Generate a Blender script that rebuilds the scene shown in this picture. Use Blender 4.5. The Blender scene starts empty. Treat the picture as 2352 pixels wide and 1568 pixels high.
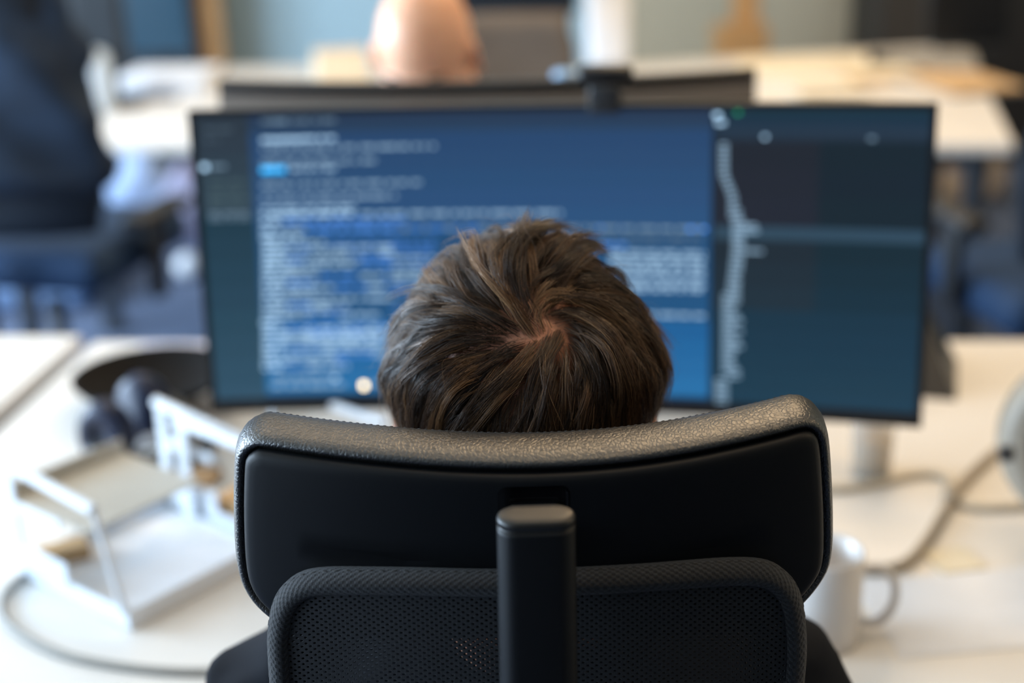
import bpy, bmesh, math, random
import numpy as np
from mathutils import Matrix, Vector, Euler
random.seed(7); RNG = np.random.default_rng(11)
PI = math.pi
S = bpy.context.scene
COL = S.collection

# ------------------------------------------------------------------ camera
F = 50/36*2352; TH = math.radians(20); H = 1.51; RR = .028
def P(px, py, d):
    X, U = px-1176, 784-py
    c, s = math.cos(RR), math.sin(RR)
    X, U = X*c+U*s, -X*s+U*c
    x, u = X/F*d, U/F*d
    return Vector((x, d*math.cos(TH)+u*math.sin(TH), H-d*math.sin(TH)+u*math.cos(TH)))
CAM = Vector((0, 0, H))
def PZ(px, py, z):
    r = P(px, py, 1)-CAM
    return CAM+r*((z-H)/r.z)
def PY(px, py, y):
    r = P(px, py, 1)-CAM
    return CAM+r*(y/r.y)
cam = bpy.data.cameras.new('camera'); co = bpy.data.objects.new('camera', cam); COL.objects.link(co)
co.matrix_world = Matrix.Translation(CAM) @ Matrix.Rotation(PI/2-TH, 4, 'X') @ Matrix.Rotation(-RR, 4, 'Z')
cam.lens = 50; cam.sensor_width = 36; cam.clip_start = .02; cam.clip_end = 60
cam.dof.use_dof = True; cam.dof.focus_distance = .82; cam.dof.aperture_fstop = 2.8
S.camera = co

# ------------------------------------------------------------------ materials
def lin(h):
    h = h.lstrip('#'); v = [int(h[i:i+2], 16)/255 for i in (0, 2, 4)]
    return tuple(c/12.92 if c <= .04045 else ((c+.055)/1.055)**2.4 for c in v)
MATS = {}
def mat(name, col, rough=.6, metal=0, var=.06, scale=20, bump=0, bscale=200, spec=.5, sheen=0, coat=0, trans=0, sss=0, dist=.0005):
    if name in MATS: return MATS[name]
    if isinstance(col, str): col = lin(col)
    m = bpy.data.materials.new(name); m.use_nodes = True; nt = m.node_tree; N = nt.nodes; L = nt.links
    b = N['Principled BSDF']
    tc = N.new('ShaderNodeTexCoord')
    n = N.new('ShaderNodeTexNoise'); n.inputs['Scale'].default_value = scale; n.inputs['Detail'].default_value = 2
    L.new(tc.outputs['Object'], n.inputs['Vector'])
    mx = N.new('ShaderNodeMix'); mx.data_type = 'RGBA'
    mx.inputs[6].default_value = (*[c*(1-var) for c in col], 1); mx.inputs[7].default_value = (*[min(1, c*(1+var)) for c in col], 1)
    L.new(n.outputs['Fac'], mx.inputs[0]); L.new(mx.outputs[2], b.inputs['Base Color'])
    b.inputs['Roughness'].default_value = rough; b.inputs['Metallic'].default_value = metal
    b.inputs['Specular IOR Level'].default_value = spec
    if sheen: b.inputs['Sheen Weight'].default_value = sheen
    if coat: b.inputs['Coat Weight'].default_value = coat; b.inputs['Coat Roughness'].default_value = .1
    if trans: b.inputs['Transmission Weight'].default_value = trans; b.inputs['IOR'].default_value = 1.3
    if sss:
        b.inputs['Subsurface Weight'].default_value = sss; b.inputs['Subsurface Radius'].default_value = (.012, .005, .003); b.inputs['Subsurface Scale'].default_value = 1
    if bump:
        n2 = N.new('ShaderNodeTexNoise'); n2.inputs['Scale'].default_value = bscale; n2.inputs['Detail'].default_value = 3
        L.new(tc.outputs['Object'], n2.inputs['Vector'])
        bp = N.new('ShaderNodeBump'); bp.inputs['Strength'].default_value = bump; bp.inputs['Distance'].default_value = dist
        L.new(n2.outputs['Fac'], bp.inputs['Height']); L.new(bp.outputs[0], b.inputs['Normal'])
    MATS[name] = m; return m
def emis(name, col, strength):
    if name in MATS: return MATS[name]
    if isinstance(col, str): col = lin(col)
    m = bpy.data.materials.new(name); m.use_nodes = True; b = m.node_tree.nodes['Principled BSDF']
    b.inputs['Base Color'].default_value = (.01, .01, .012, 1); b.inputs['Roughness'].default_value = .35; b.inputs['Specular IOR Level'].default_value = .28
    b.inputs['Emission Color'].default_value = (*col, 1); b.inputs['Emission Strength'].default_value = strength
    MATS[name] = m; return m
def nodes(m):
    return m.node_tree.nodes, m.node_tree.links, m.node_tree.nodes['Principled BSDF']

# ------------------------------------------------------------------ mesh helpers
def link(name, me, m=None, parent=None, M=None, smooth=True):
    if m is not None:
        for q in (m if isinstance(m, (list, tuple)) else [m]): me.materials.append(q)
    if smooth and len(me.polygons): me.polygons.foreach_set('use_smooth', [True]*len(me.polygons))
    o = bpy.data.objects.new(name, me); COL.objects.link(o)
    if M is not None: o.matrix_world = M
    if parent is not None:
        o.parent = parent
        o.matrix_parent_inverse = parent.matrix_world.inverted()
    return o
def O(name, vf, m=None, parent=None, M=None, smooth=True, mi=None):
    v, f = vf
    me = bpy.data.meshes.new(name); me.from_pydata([tuple(p) for p in v], [], f)
    o = link(name, me, m, parent, M, smooth)
    if mi is not None: me.polygons.foreach_set('material_index', mi)
    elif len(f) < 30000:
        bm = bmesh.new(); bm.from_mesh(me); bmesh.ops.recalc_face_normals(bm, faces=bm.faces[:]); bm.to_mesh(me); bm.free()
        if smooth: me.polygons.foreach_set('use_smooth', [True]*len(me.polygons))
    me.update(); return o
def T(o, label, cat, group=None):
    o['label'] = label; o['category'] = cat
    if group: o['group'] = group
    return o
def struct(o): o['kind'] = 'structure'; return o
def empty(name, loc, rz=0, label=None, cat=None, group=None):
    e = bpy.data.objects.new(name, None); COL.objects.link(e); e.empty_display_size = .05
    e.matrix_world = Matrix.Translation(Vector(loc)) @ Matrix.Rotation(rz, 4, 'Z')
    if label: T(e, label, cat, group)
    return e
def join(*vfs):
    V, Fc = [], []
    for v, f in vfs:
        k = len(V); V += [tuple(p) for p in v]; Fc += [tuple(i+k for i in q) for q in f]
    return V, Fc
def xf(vf, M):
    return [tuple(M @ Vector(p)) for p in vf[0]], vf[1]
def tr(x=0, y=0, z=0): return Matrix.Translation((x, y, z))
def rz(a): return Matrix.Rotation(a, 4, 'Z')
def rx(a): return Matrix.Rotation(a, 4, 'X')
def ry(a): return Matrix.Rotation(a, 4, 'Y')
def box(c, s, b=.003, seg=2):
    bm = bmesh.new(); bmesh.ops.create_cube(bm, size=1)
    for v in bm.verts: v.co = Vector((v.co.x*s[0]+c[0], v.co.y*s[1]+c[1], v.co.z*s[2]+c[2]))
    if b > 0:
        bmesh.ops.bevel(bm, geom=list(bm.edges), offset=min(b, min(s)*.45), segments=seg, profile=.5, affect='EDGES')
    bm.verts.index_update()
    r = ([tuple(v.co) for v in bm.verts], [tuple(v.index for v in f.verts) for f in bm.faces]); bm.free(); return r
def loft(rings, closed=True, cap0=True, cap1=True, loop=False):
    n = len(rings[0]); V = [tuple(p) for r in rings for p in r]; Fc = []
    R = len(rings)
    for i in range(R if loop else R-1):
        j = (i+1) % R
        for k in range(n if closed else n-1):
            l = (k+1) % n; Fc.append((i*n+k, i*n+l, j*n+l, j*n+k))
    if cap0 and not loop: Fc.append(tuple(range(n))[::-1])
    if cap1 and not loop: Fc.append(tuple((R-1)*n+k for k in range(n)))
    return V, Fc
def lathe(prof, seg=32, closed=False):
    rings = [[(r*math.cos(2*PI*k/seg), r*math.sin(2*PI*k/seg), z) for k in range(seg)] for r, z in prof]
    return loft(rings, cap0=not closed, cap1=not closed, loop=closed)
def tube(path, rad, seg=10, flat=1.0):
    path = [Vector(p) for p in path]; rings = []; up = None
    for i, p in enumerate(path):
        t = (path[min(i+1, len(path)-1)]-path[max(i-1, 0)]).normalized()
        if up is None: up = Vector((0, 0, 1)) if abs(t.z) < .9 else Vector((1, 0, 0))
        a = t.cross(up).normalized(); b = a.cross(t).normalized(); up = b
        r = rad[i] if isinstance(rad, (list, tuple)) else rad
        rings.append([p+a*r*math.cos(2*PI*k/seg)+b*r*flat*math.sin(2*PI*k/seg) for k in range(seg)])
    return loft(rings)
def spline(pts, n=12, closed=False):
    pts = [Vector(p) for p in pts]; out = []; m = len(pts)
    for i in range(m if closed else m-1):
        if closed: a, b, c, d = pts[i-1], pts[i], pts[(i+1) % m], pts[(i+2) % m]
        else: a, b, c, d = pts[max(i-1, 0)], pts[i], pts[i+1], pts[min(i+2, m-1)]
        for k in range(n):
            t = k/n
            out.append(.5*((2*b)+(c-a)*t+(2*a-5*b+4*c-d)*t*t+(3*b-a-3*c+d)*t**3))
    if not closed: out.append(pts[-1])
    return out
def ellipsoid(c, r, seg=24, rings=16, M=None):
    V, Fc = [], []
    for i in range(1, rings):
        a = PI*i/rings
        for k in range(seg):
            b = 2*PI*k/seg; V.append((r[0]*math.sin(a)*math.cos(b), r[1]*math.sin(a)*math.sin(b), r[2]*math.cos(a)))
    V += [(0, 0, r[2]), (0, 0, -r[2])]; t, bt = len(V)-2, len(V)-1
    for i in range(rings-2):
        for k in range(seg):
            l = (k+1) % seg; Fc.append((i*seg+k, (i+1)*seg+k, (i+1)*seg+l, i*seg+l))
    for k in range(seg):
        l = (k+1) % seg; Fc.append((t, k, l)); Fc.append((bt, (rings-2)*seg+l, (rings-2)*seg+k))
    if M is not None: V = [tuple(M @ Vector(p)) for p in V]
    return [(p[0]+c[0], p[1]+c[1], p[2]+c[2]) for p in V], Fc
def capsule(pts, rad, seg=16):
    # tapered chain with rounded ends
    pts = [Vector(p) for p in pts]; q, r = [], []
    d0 = (pts[0]-pts[1]).normalized(); d1 = (pts[-1]-pts[-2]).normalized()
    for a in (85, 60, 35): q.append(pts[0]+d0*rad[0]*math.sin(math.radians(a))); r.append(rad[0]*math.cos(math.radians(a)))
    q += pts; r += list(rad)
    for a in (35, 60, 85): q.append(pts[-1]+d1*rad[-1]*math.sin(math.radians(a))); r.append(rad[-1]*math.cos(math.radians(a)))
    return tube(q, r, seg)
def evalmesh(o):
    dg = bpy.context.evaluated_depsgraph_get(); dg.update()
    me = bpy.data.meshes.new_from_object(o.evaluated_get(dg)); return me
def remesh(vf, voxel, smooth_it=6):
    me = bpy.data.meshes.new('t'); me.from_pydata([tuple(p) for p in vf[0]], [], vf[1])
    o = bpy.data.objects.new('t', me); COL.objects.link(o)
    r = o.modifiers.new('r', 'REMESH'); r.mode = 'VOXEL'; r.voxel_size = voxel
    s = o.modifiers.new('s', 'SMOOTH'); s.factor = .5; s.iterations = smooth_it
    n = evalmesh(o); bpy.data.objects.remove(o); bpy.data.meshes.remove(me); return n

# frame: curved sheet y = k u^2 in a tilted local frame; returns local (u, v) where the sight line meets it
def away(p, k): return tuple(CAM+(Vector(p)-CAM)*k)
class Sheet:
    def __init__(s, pos, yaw, tilt, roll, k):
        s.M = tr(*pos) @ rz(yaw) @ rx(tilt) @ ry(roll); s.I = s.M.inverted(); s.k = k
    def uv(s, px, py):
        o = s.I @ CAM; d = (s.I.to_3x3() @ (P(px, py, 1)-CAM)); t = -o.y/d.y
        for _ in range(12):
            p = o+d*t; t = (s.k*p.x*p.x-o.y)/d.y
        p = o+d*t; return (p.x, p.z)
    def pt(s, u, v, w=0): return (u, s.k*u*u+w, v)
def resample(pts, n, closed=True):
    pts = [Vector(p) for p in pts]; 
    if closed: pts = pts+[pts[0]]
    L = [0]
    for i in range(1, len(pts)): L.append(L[-1]+(pts[i]-pts[i-1]).length)
    out = []; j = 0
    for i in range(n):
        t = L[-1]*i/(n if closed else n-1)
        while j < len(L)-2 and L[j+1] < t: j += 1
        a = (t-L[j])/max(1e-9, L[j+1]-L[j]); out.append(pts[j].lerp(pts[j+1], a))
    return out
def offset2(pts, d):
    n = len(pts); out = []
    for i in range(n):
        t = (pts[(i+1) % n]-pts[i-1]); t.normalize(); out.append(pts[i]+Vector((-t.y, t.x))*d)
    return out

# ------------------------------------------------------------------ room
def roommats(): pass
m_carpet = mat('carpet', '#56627a', .95, var=.15, scale=60, bump=.4, bscale=900)
m_wall = mat('wall_paint', '#beb8a2', .85, var=.02)
m_walltint = mat('wall_daylight_tint', '#a9c6d2', .85, var=.02)
m_ceil = mat('ceiling_paint', '#d8d0c2', .9, var=.02)
m_wood = mat('oak', '#b98d5a', .55, var=.15, scale=9)
m_trimw = mat('trim_white', '#d8dad8', .5)
X0, X1, Y0, Y1, ZC = -3.6, 4.2, -2.6, 7.0, 2.9
struct(O('floor', box(((X0+X1)/2, (Y0+Y1)/2, -.05), (X1-X0+.4, Y1-Y0+.4, .1), 0), m_carpet, smooth=False))
struct(O('ceiling', box(((X0+X1)/2, (Y0+Y1)/2, ZC+.05), (X1-X0+.4, Y1-Y0+.4, .1), 0), m_ceil, smooth=False))
struct(O('wall_back', box(((X0+X1)/2, Y1+.1, ZC/2), (X1-X0+.4, .2, ZC), 0), m_wall, smooth=False))
struct(O('wall_right', box((X1+.1, (Y0+Y1)/2, ZC/2), (.2, Y1-Y0+.4, ZC), 0), m_wall, smooth=False))
struct(O('wall_front', box(((X0+X1)/2, Y0-.1, ZC/2), (X1-X0+.4, .2, ZC), 0), mat('wall_paint_dark', '#4b4a4c', .9), smooth=False))
# left wall with window openings
wins = [(-1.2, .6), (1.1, 2.9), (3.4, 5.2)]
parts = [box((X0-.1, (Y0+Y1)/2, .425), (.2, Y1-Y0+.4, .85), 0), box((X0-.1, (Y0+Y1)/2, 2.725), (.2, Y1-Y0+.4, .35), 0)]
ys = [Y0-.2]+[q for w in wins for q in w]+[Y1+.2]
for i in range(0, len(ys), 2):
    parts.append(box((X0-.1, (ys[i]+ys[i+1])/2, 1.7), (.2, ys[i+1]-ys[i], 1.7), 0))
struct(O('wall_left', join(*parts), mat('wall_paint_white', '#d5d8da', .85, var=.02), smooth=False))
for i, (a, b) in enumerate(wins):
    fr = join(box((X0-.08, (a+b)/2, .87), (.1, b-a, .05)), box((X0-.08, (a+b)/2, 2.53), (.1, b-a, .05)),
              box((X0-.08, a+.025, 1.7), (.1, .05, 1.65)), box((X0-.08, b-.025, 1.7), (.1, .05, 1.65)), box((X0-.08, (a+b)/2, 1.7), (.1, .05, 1.65)))
    struct(O('window_%d' % (i+1), fr, m_trimw, smooth=False))
    l = bpy.data.lights.new('daylight', 'AREA'); l.shape = 'RECTANGLE'; l.size = b-a-.1; l.size_y = 1.55
    l.color = (.62, .80, 1.0); l.energy = [100, 275, 165][i]
    lo = bpy.data.objects.new('daylight', l); COL.objects.link(lo)
    lo.matrix_world = tr(X0-.16, (a+b)/2, 1.7) @ rz(-PI/2) @ rx(PI/2) @ rz(0)
struct(O('baseboard_back', box(((X0+X1)/2, Y1-.01, .05), (X1-X0, .02, .1), .002), m_trimw))

# wall section with cool window light put into its colour; oak posts
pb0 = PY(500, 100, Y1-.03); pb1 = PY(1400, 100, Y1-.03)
struct(O('wall_tint', box(((pb0.x+pb1.x)/2, Y1-.03, 1.4), (pb1.x-pb0.x, .04, 2.8), .004), m_walltint, smooth=False))
def post(px0, px1, py, y, name):
    a, b = PY(px0, py, y), PY(px1, py, y)
    return struct(O(name, box(((a.x+b.x)/2, y, ZC/2), (b.x-a.x, .1, ZC), .006), m_wood, smooth=False))
post(462, 512, 60, 6.7, 'trim_2')
post(1681, 1738, 60, 6.4, 'trim_3')
a, b = PY(1650, 130, 6.3), PY(1745, 130, 6.3)
struct(O('trim_4', box(((a.x+b.x)/2, 6.3, .33), (b.x-a.x+.05, .16, .66), .01), m_wood, smooth=False))
# ceiling light panels
m_lamp = emis('lamp_diffuser', (1, .78, .52), 3.0)
for i, (x, y, e) in enumerate([(-.9, 3.3, 10), (.7, 3.3, 38), (-.9, 5.2, 4), (1.3, 5.2, 10), (.5, 1.1, 5), (2.6, 1.1, 20)]):
    e0 = empty('ceiling_light', (x, y, ZC-.05))
    O('frame', join(box((x, y-.2, ZC-.025), (1.24, .03, .05)), box((x, y+.2, ZC-.025), (1.24, .03, .05)), box((x-.61, y, ZC-.025), (.03, .4, .05)), box((x+.61, y, ZC-.025), (.03, .4, .05))), m_trimw, e0, smooth=False)
    O('diffuser', box((x, y, ZC-.02), (1.19, .37, .01), 0), m_lamp, e0, smooth=False)
    T(e0, 'warm rectangular ceiling light panel %s' % ['over the row of far desks, window side', 'over the row of far desks, right side', 'by the back wall, window side', 'by the back wall, right side', 'directly above the near desk', 'above the aisle right of the near desk'][i], 'ceiling light', 'ceiling light panels')
    l = bpy.data.lights.new('lamp', 'AREA'); l.shape = 'RECTANGLE'; l.size = 1.15; l.size_y = .35; l.color = (1, .69, .38); l.energy = e
    lo = bpy.data.objects.new('lamp', l); COL.objects.link(lo); lo.location = (x, y, ZC-.04)

# ------------------------------------------------------------------ desks
m_deskw = mat('desk_white_laminate', '#e3e0db', .35, var=.01)
m_gapstrip = mat('gap_strip_grey', '#4c4a4a', .6)
m_steel = mat('light_steel', '#b9bdc1', .4, metal=.3)
ZD = .74; m_legs = mat('graphite_legs', '#3a3f47', .5)
def desk(name, corners, label, group, legs=True, edge=m_deskw, zt=ZD):
    # corners: four (x, y) of the top, counter-clockwise from the near left
    c = [Vector((p[0], p[1], 0)) for p in corners]; ctr = sum(c, Vector())/4
    e = empty(name, (ctr.x, ctr.y, 0), 0, label, 'desk', group)
    bm = bmesh.new(); vs = [bm.verts.new((p.x, p.y, zt)) for p in c]; f = bm.faces.new(vs)
    r = bmesh.ops.extrude_face_region(bm, geom=[f])
    for v in r['geom']:
        if isinstance(v, bmesh.types.BMVert): v.co.z -= .025
    bmesh.ops.recalc_face_normals(bm, faces=bm.faces[:])
    bmesh.ops.bevel(bm, geom=list(bm.edges), offset=.002, segments=2, affect='EDGES', profile=.5)
    me = bpy.data.meshes.new('tabletop'); bm.to_mesh(me); bm.free(); link('tabletop', me, m_deskw, e, smooth=False)
    for p in c:
        q = p.lerp(ctr, .12)
        O('leg', join(box((q.x, q.y, (zt-.025)/2), (.05, .05, zt-.025), .004), box((q.x, q.y, .01), (.08, .08, .02), .004)), m_legs, e)
    return e
yaw = math.radians(-7)
gap = [(-.735, 1.03), (-.675, 2.17)]
desk('desk', [(-.80, .985), (.80, .90), (.86, 2.052), (-.675, 2.17)], 'white desk the person with brown hair sits at, below the large monitor', None)
desk('desk', [(-2.2, 1.15), (-.86, 1.05), (-.705, 2.20), (-2.05, 2.32)], 'white neighbouring desk left of a narrow dark gap, its surface empty', None)
desk('desk', [(.812, .90), (2.1, .80), (2.2, 1.95), (.872, 2.05)], 'cream desk at the right edge of the photo beside the near desk', None)
# dark strip lying in the gap between the two desks
g0, g1 = PZ(0, 1010, .72), PZ(235, 800, .72)
T(O('gap_strip', box((-.76, 1.6, .705), (.075, 1.06, .012), .003), m_gapstrip, M=tr(-.76, 1.6, 0) @ rz(-.118) @ tr(.76, -1.6, 0)), 'dark strip in the gap between the two near desks', 'cable channel')
# far desks
desk('desk', [(-1.45, 3.79), (-.02, 3.60), (.06, 4.22), (-1.37, 4.42)], 'white far desk at the upper left, holding a white canister', 'desks of the far row')
desk('desk', [(0, 3.60), (1.245, 3.432), (1.62, 5.05), (.19, 4.78)], 'cream far desk at the upper right, strewn with papers', 'desks of the far row')
desk('desk', [(-1.02, 4.40), (.07, 4.25), (.16, 4.85), (-.95, 5.0)], 'white desk beyond the far left desk, in front of the daylight-tinted wall', 'desks of the far row')

# ------------------------------------------------------------------ main monitor
m_black = mat('black_plastic', (.006, .006, .007), .4, var=.1)
m_dark = mat('dark_grey_plastic', '#26282b', .5)
MS = Sheet((.0517, 1.5472, 1.0417), -.1445, -.0895, -.0087, -.22)
eM = empty('monitor', PZ(1270, 900, ZD), -.1445, 'large curved monitor showing lines of code in front of the brown-haired person', 'monitor')
W2, H2 = .407, .177
def curved_slab(S_, u0, u1, v0, v1, w0, w1, n=40, rad=0):
    rings = []
    for i in range(n+1):
        u = u0+(u1-u0)*i/n
        rings.append([S_.pt(u, v0, w0), S_.pt(u, v1, w0), S_.pt(u, v1, w1), S_.pt(u, v0, w1)])
    return loft(rings)
def bulge(S_, hw, hh, w0, w1, n=24):
    rings = []
    for i, t in enumerate([0, .25, .5, .75, 1]):
        a = t*PI/2; s = 1-.35*(1-math.cos(a)); w = w0+(w1-w0)*math.sin(a); ring = []
        for k in range(64):
            b = 2*PI*k/64; cx, cz = math.cos(b), math.sin(b); e = .35
            ring.append(S_.pt(hw*s*math.copysign(abs(cx)**e, cx), hh*s*math.copysign(abs(cz)**e, cz), w))
        rings.append(ring)
    return loft(rings, cap0=False)
mcas = O('casing', join(curved_slab(MS, -W2, W2, -H2, H2, .004, .022)), m_black, eM, MS.M, smooth=False)
O('bezel', join(curved_slab(MS, -W2, W2, H2-.006, H2, -.001, .006), curved_slab(MS, -W2, W2, -H2, -H2+.016, -.001, .006),
                curved_slab(MS, -W2, -W2+.007, -H2, H2, -.001, .006, 4), curved_slab(MS, W2-.007, W2, -H2, H2, -.001, .006, 4)), m_black, eM, MS.M, smooth=False)
O('back_shell', bulge(MS, .3, .13, .018, .06), m_dark, eM, MS.M)
base = PZ(1270, 900, ZD); bc = MS.M @ Vector((0, .09, 0))
O('stand_neck', box((bc.x, bc.y+.02, ZD+.17), (.06, .03, .33), .008), m_dark, eM)
O('stand_base', box((bc.x, bc.y-.0, ZD+.0075), (.24, .2, .015), .006), m_dark, eM)
# screen picture: plain and glare-tinted regions and rows of glyph dashes, all on one curved mesh
SV, SF, SM, SMATS, SIDX = [], [], [], [], {}
def smat(c, k=1.0):
    key = (c, k)
    if key not in SIDX:
        SIDX[key] = len(SMATS); m = emis('screen_%s_%g' % (c.strip('#'), k), c, k); SMATS.append(m)
    return SIDX[key]
def sq(u0, u1, v0, v1, w, mi, n=1):
    for i in range(n):
        a, b = u0+(u1-u0)*i/n, u0+(u1-u0)*(i+1)/n; k = len(SV)
        SV.extend([MS.pt(a, v0, w), MS.pt(b, v0, w), MS.pt(b, v1, w), MS.pt(a, v1, w)]); SF.append((k, k+1, k+2, k+3)); SM.append(mi)
US, VT, VB = W2-.007, H2-.006, -H2+.016
def pu(px, py): return MS.uv(px, py)[0]
def pv(px, py): return MS.uv(px, py)[1]
def V_(py): return pv(1100, py)      # screen rows are level on the screen; read them at its middle
uS, uE = pu(592, 600), pu(1632, 600)  # editor pane limits
def region(u0, u1, py0, py1, c, w=0, k=1.0):
    v0, v1 = (V_(py1) if py1 else VB), (V_(py0) if py0 else VT)
    sq(u0, u1, v0, v1, w, smat(c, k), max(1, int((u1-u0)/.02)))
GL = {}
def grad(u0, u1, pys, cols, w=0):
    for i in range(len(cols)): region(u0, u1, pys[i], pys[i+1], cols[i], w)
def mixhex(a, b, t):
    A = [int(a[i:i+2], 16) for i in (1, 3, 5)]; B = [int(b[i:i+2], 16) for i in (1, 3, 5)]
    return '#%02x%02x%02x' % tuple(int(round(x+(y-x)*t)) for x, y in zip(A, B))
def vgrad(u0, u1, p0, p1, a, b, n):
    for i in range(n):
        region(u0, u1, (p0+(p1-p0)*i/n) if (i or p0 > 262) else None, (p0+(p1-p0)*(i+1)/n) if (i < n-1 or p1 < 925) else None, mixhex(a, b, (i+.5)/n))
# sidebar
vgrad(-US, uS, 255, 480, '#26323e', '#2f4452', 5); vgrad(-US, uS, 480, 930, '#183646', '#2c5066', 8)
# editor
vgrad(uS, uE, 255, 300, '#20324a', '#233f5e', 2); vgrad(uS, uE, 300, 520, '#22436a', '#27507c', 5)  # editor tint shifts downward: screen glare put into the emission colour
vgrad(uS, uE, 520, 730, '#1a4a74', '#1b5280', 4); vgrad(uS, uE, 730, 900, '#165c94', '#2470a8', 4); region(uS, uE, 900, None, '#0f3450')
# right pane
uR = uE+.004; region(uE, uR, None, None, '#10202c', .0)
uM = uR+.11
vgrad(uR, US, 255, 290, '#10303e', '#142c40', 2); vgrad(uR, US, 290, 325, '#1f3446', '#1c2c3c', 2)
vgrad(uR, uM, 325, 515, '#171e28', '#1c222e', 3); vgrad(uM, US, 325, 515, '#0b1d28', '#0c202a', 3)
region(uR, US, 515, 545, '#2c4658'); vgrad(uR, uM, 545, 700, '#16242e', '#1a2e3a', 3); vgrad(uM, US, 545, 700, '#0a242e', '#0e2e3e', 3)
vgrad(uR, US, 700, 930, '#103042', '#143a4e', 5)
def words(px0, px1, py, c, k, hgt=.0036, fill=.8, lo=.004, hi=.022, w=-.0006):
    u, u1, v = pu(px0, py), pu(px1, py), V_(py)
    while u < u1-.002:
        l = min(random.uniform(lo, hi), u1-u)
        sq(u, u+l, v-hgt/2, v+hgt/2, w, smat(c, k)); u += l+random.uniform(.0015, .0045)*(1/fill)
def line(px0, px1, py, c='#9cc4e4', k=1.3, **q): words(px0, px1, py, c, k, **q)
wht, blu, cyn = '#a9cdea', '#4c86dc', '#3fb0f5'
line(600, 660, 270, wht, .5); line(600, 780, 270, wht, .35)
line(600, 775, 312, wht, 1.2, hgt=.004); line(600, 690, 314, wht, 1.3)
for py, x1, k in [(334, 1000, .75), (365, 872, .7), (417, 966, .75), (447, 910, .75)]: line(600, x1, py, wht, k)
line(600, 655, 382, cyn, 2.0, hgt=.0062, fill=3); line(668, 770, 382, wht, 1.0)
line(600, 820, 473, wht, 1.1); line(600, 815, 487, wht, 1.4); line(830, 1290, 489, wht, .9)
line(600, 640, 503, wht, 1.5); line(650, 930, 503, blu, 1.2)
line(600, 645, 523, wht, 1.5); line(640, 700, 523, wht, .9); line(700, 900, 523, blu, 1.5); line(840, 900, 523, wht, .8); line(900, 1620, 523, wht, .55); line(900, 1100, 523, blu, 1.0); line(1370, 1440, 523, blu, 1.3); line(1580, 1622, 523, blu, 2.2)
line(600, 690, 540, wht, 1.4)
rows = list(range(553, 845, 13))
for i, py in enumerate(rows):
    x1 = random.choice([720, 800, 870, 900, 905, 905, 905])
    if 728 <= py <= 742: line(600, 640, py, wht, 1.5); continue
    line(604, 604+random.randint(40, 70), py, wht, random.uniform(1.0, 1.5))
    x = 660
    while x < x1:
        l = random.randint(40, 130); c = wht if random.random() < .75 else blu
        line(x, min(x+l, x1), py, c, random.uniform(.7, 1.2)); x += l
    if random.random() < .8: line(900, 1000, py, wht if random.random() < .6 else blu, .8)
for py in (752, 764, 776): line(700, 910, py, wht, 1.2)
for py, x0 in [(545, 1370), (578, 1400), (592, 1400), (605, 1400), (618, 1420), (632, 1420), (650, 1440), (660, 1450), (718, 1480)]:
    line(x0, 1618, py, wht, 1.0 if py > 570 else .0001+.3)
line(1380, 1440, 562, blu, 1.2)
line(630, 780, 862, wht, .7); line(625, 790, 882, wht, .75, hgt=.004); line(765, 775, 865, wht, 3, fill=3)
line(830, 842, 884, '#e6cfa0', 7, hgt=.007, fill=3); line(850, 900, 880, wht, .6)
line(462, 476, 372, wht, 2.0, hgt=.006, fill=3); line(480, 520, 372, wht, .45); line(470, 540, 287, wht, .16); line(470, 510, 310, wht, .14)
for py in (408, 430, 445, 462): line(480, 570, py, '#8fb5c0', .22)
line(480, 575, 482, wht, .35); line(480, 575, 492, wht, .3)
# the tall thin histogram strip of the right pane
xa = 1650
prof = [(268, 1640, 1655, 2.2), (285, 1645, 1665, 1.6)]
for a in prof: line(a[1], a[2], a[0], wht, a[3], hgt=.004, fill=3)
line(1752, 1762, 316, wht, 1.6, fill=3); line(1995, 2010, 318, wht, .5, fill=3); line(1690, 1700, 262, '#2fd08a', .8, fill=3); line(2080, 2092, 918, '#5aa4e0', 4.0, hgt=.005, fill=3)
py = 335
def cx(y): return 1662 if y < 400 else 1662+(y-400)*.42 if y < 450 else 1683 if y < 500 else 1690 if y < 570 else 1690-(y-570)*.12 if y < 640 else 1680
while py < 920:
    c = cx(py) if py < 860 else 1652; l = 12 if py < 480 else 22
    if 512 < py < 532: l = 55
    if 560 < py < 578: l = 65
    if 660 < py < 840: c = 1668; l = random.choice([20, 26, 34, 40])
    line(c-8, c+l-3, py, wht, .85, hgt=.003, fill=4); py += 11.2
sc = O('screen', (SV, SF), SMATS, eM, MS.M, smooth=False, mi=SM)

# webcam on top of the monitor
wp = MS.M @ Vector(MS.pt(pu(1388, 252), H2, 0))
ew = empty('webcam', wp, -.1445, 'small black webcam clipped on top of the large curved monitor', 'webcam')
Mw = tr(*wp) @ rz(-.1445)
O('camera_body', box((0, .012, .030), (.062, .03, .021), .008, 3), m_black, ew, Mw)
O('mount', join(box((0, .008, .010), (.034, .03, .022), .003), box((0, -.003, -.004), (.034, .006, .012), .002), box((0, .03, -.012), (.034, .006, .05), .002)), m_dark, ew, Mw)
O('lens', xf(lathe([(.0, 0), (.007, .0), (.008, .002), (.006, .004)], 24), tr(.012, .028, .030) @ rx(-PI/2)), mat('lens_glass', (.01, .02, .04), .08, coat=1), ew, Mw)

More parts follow.
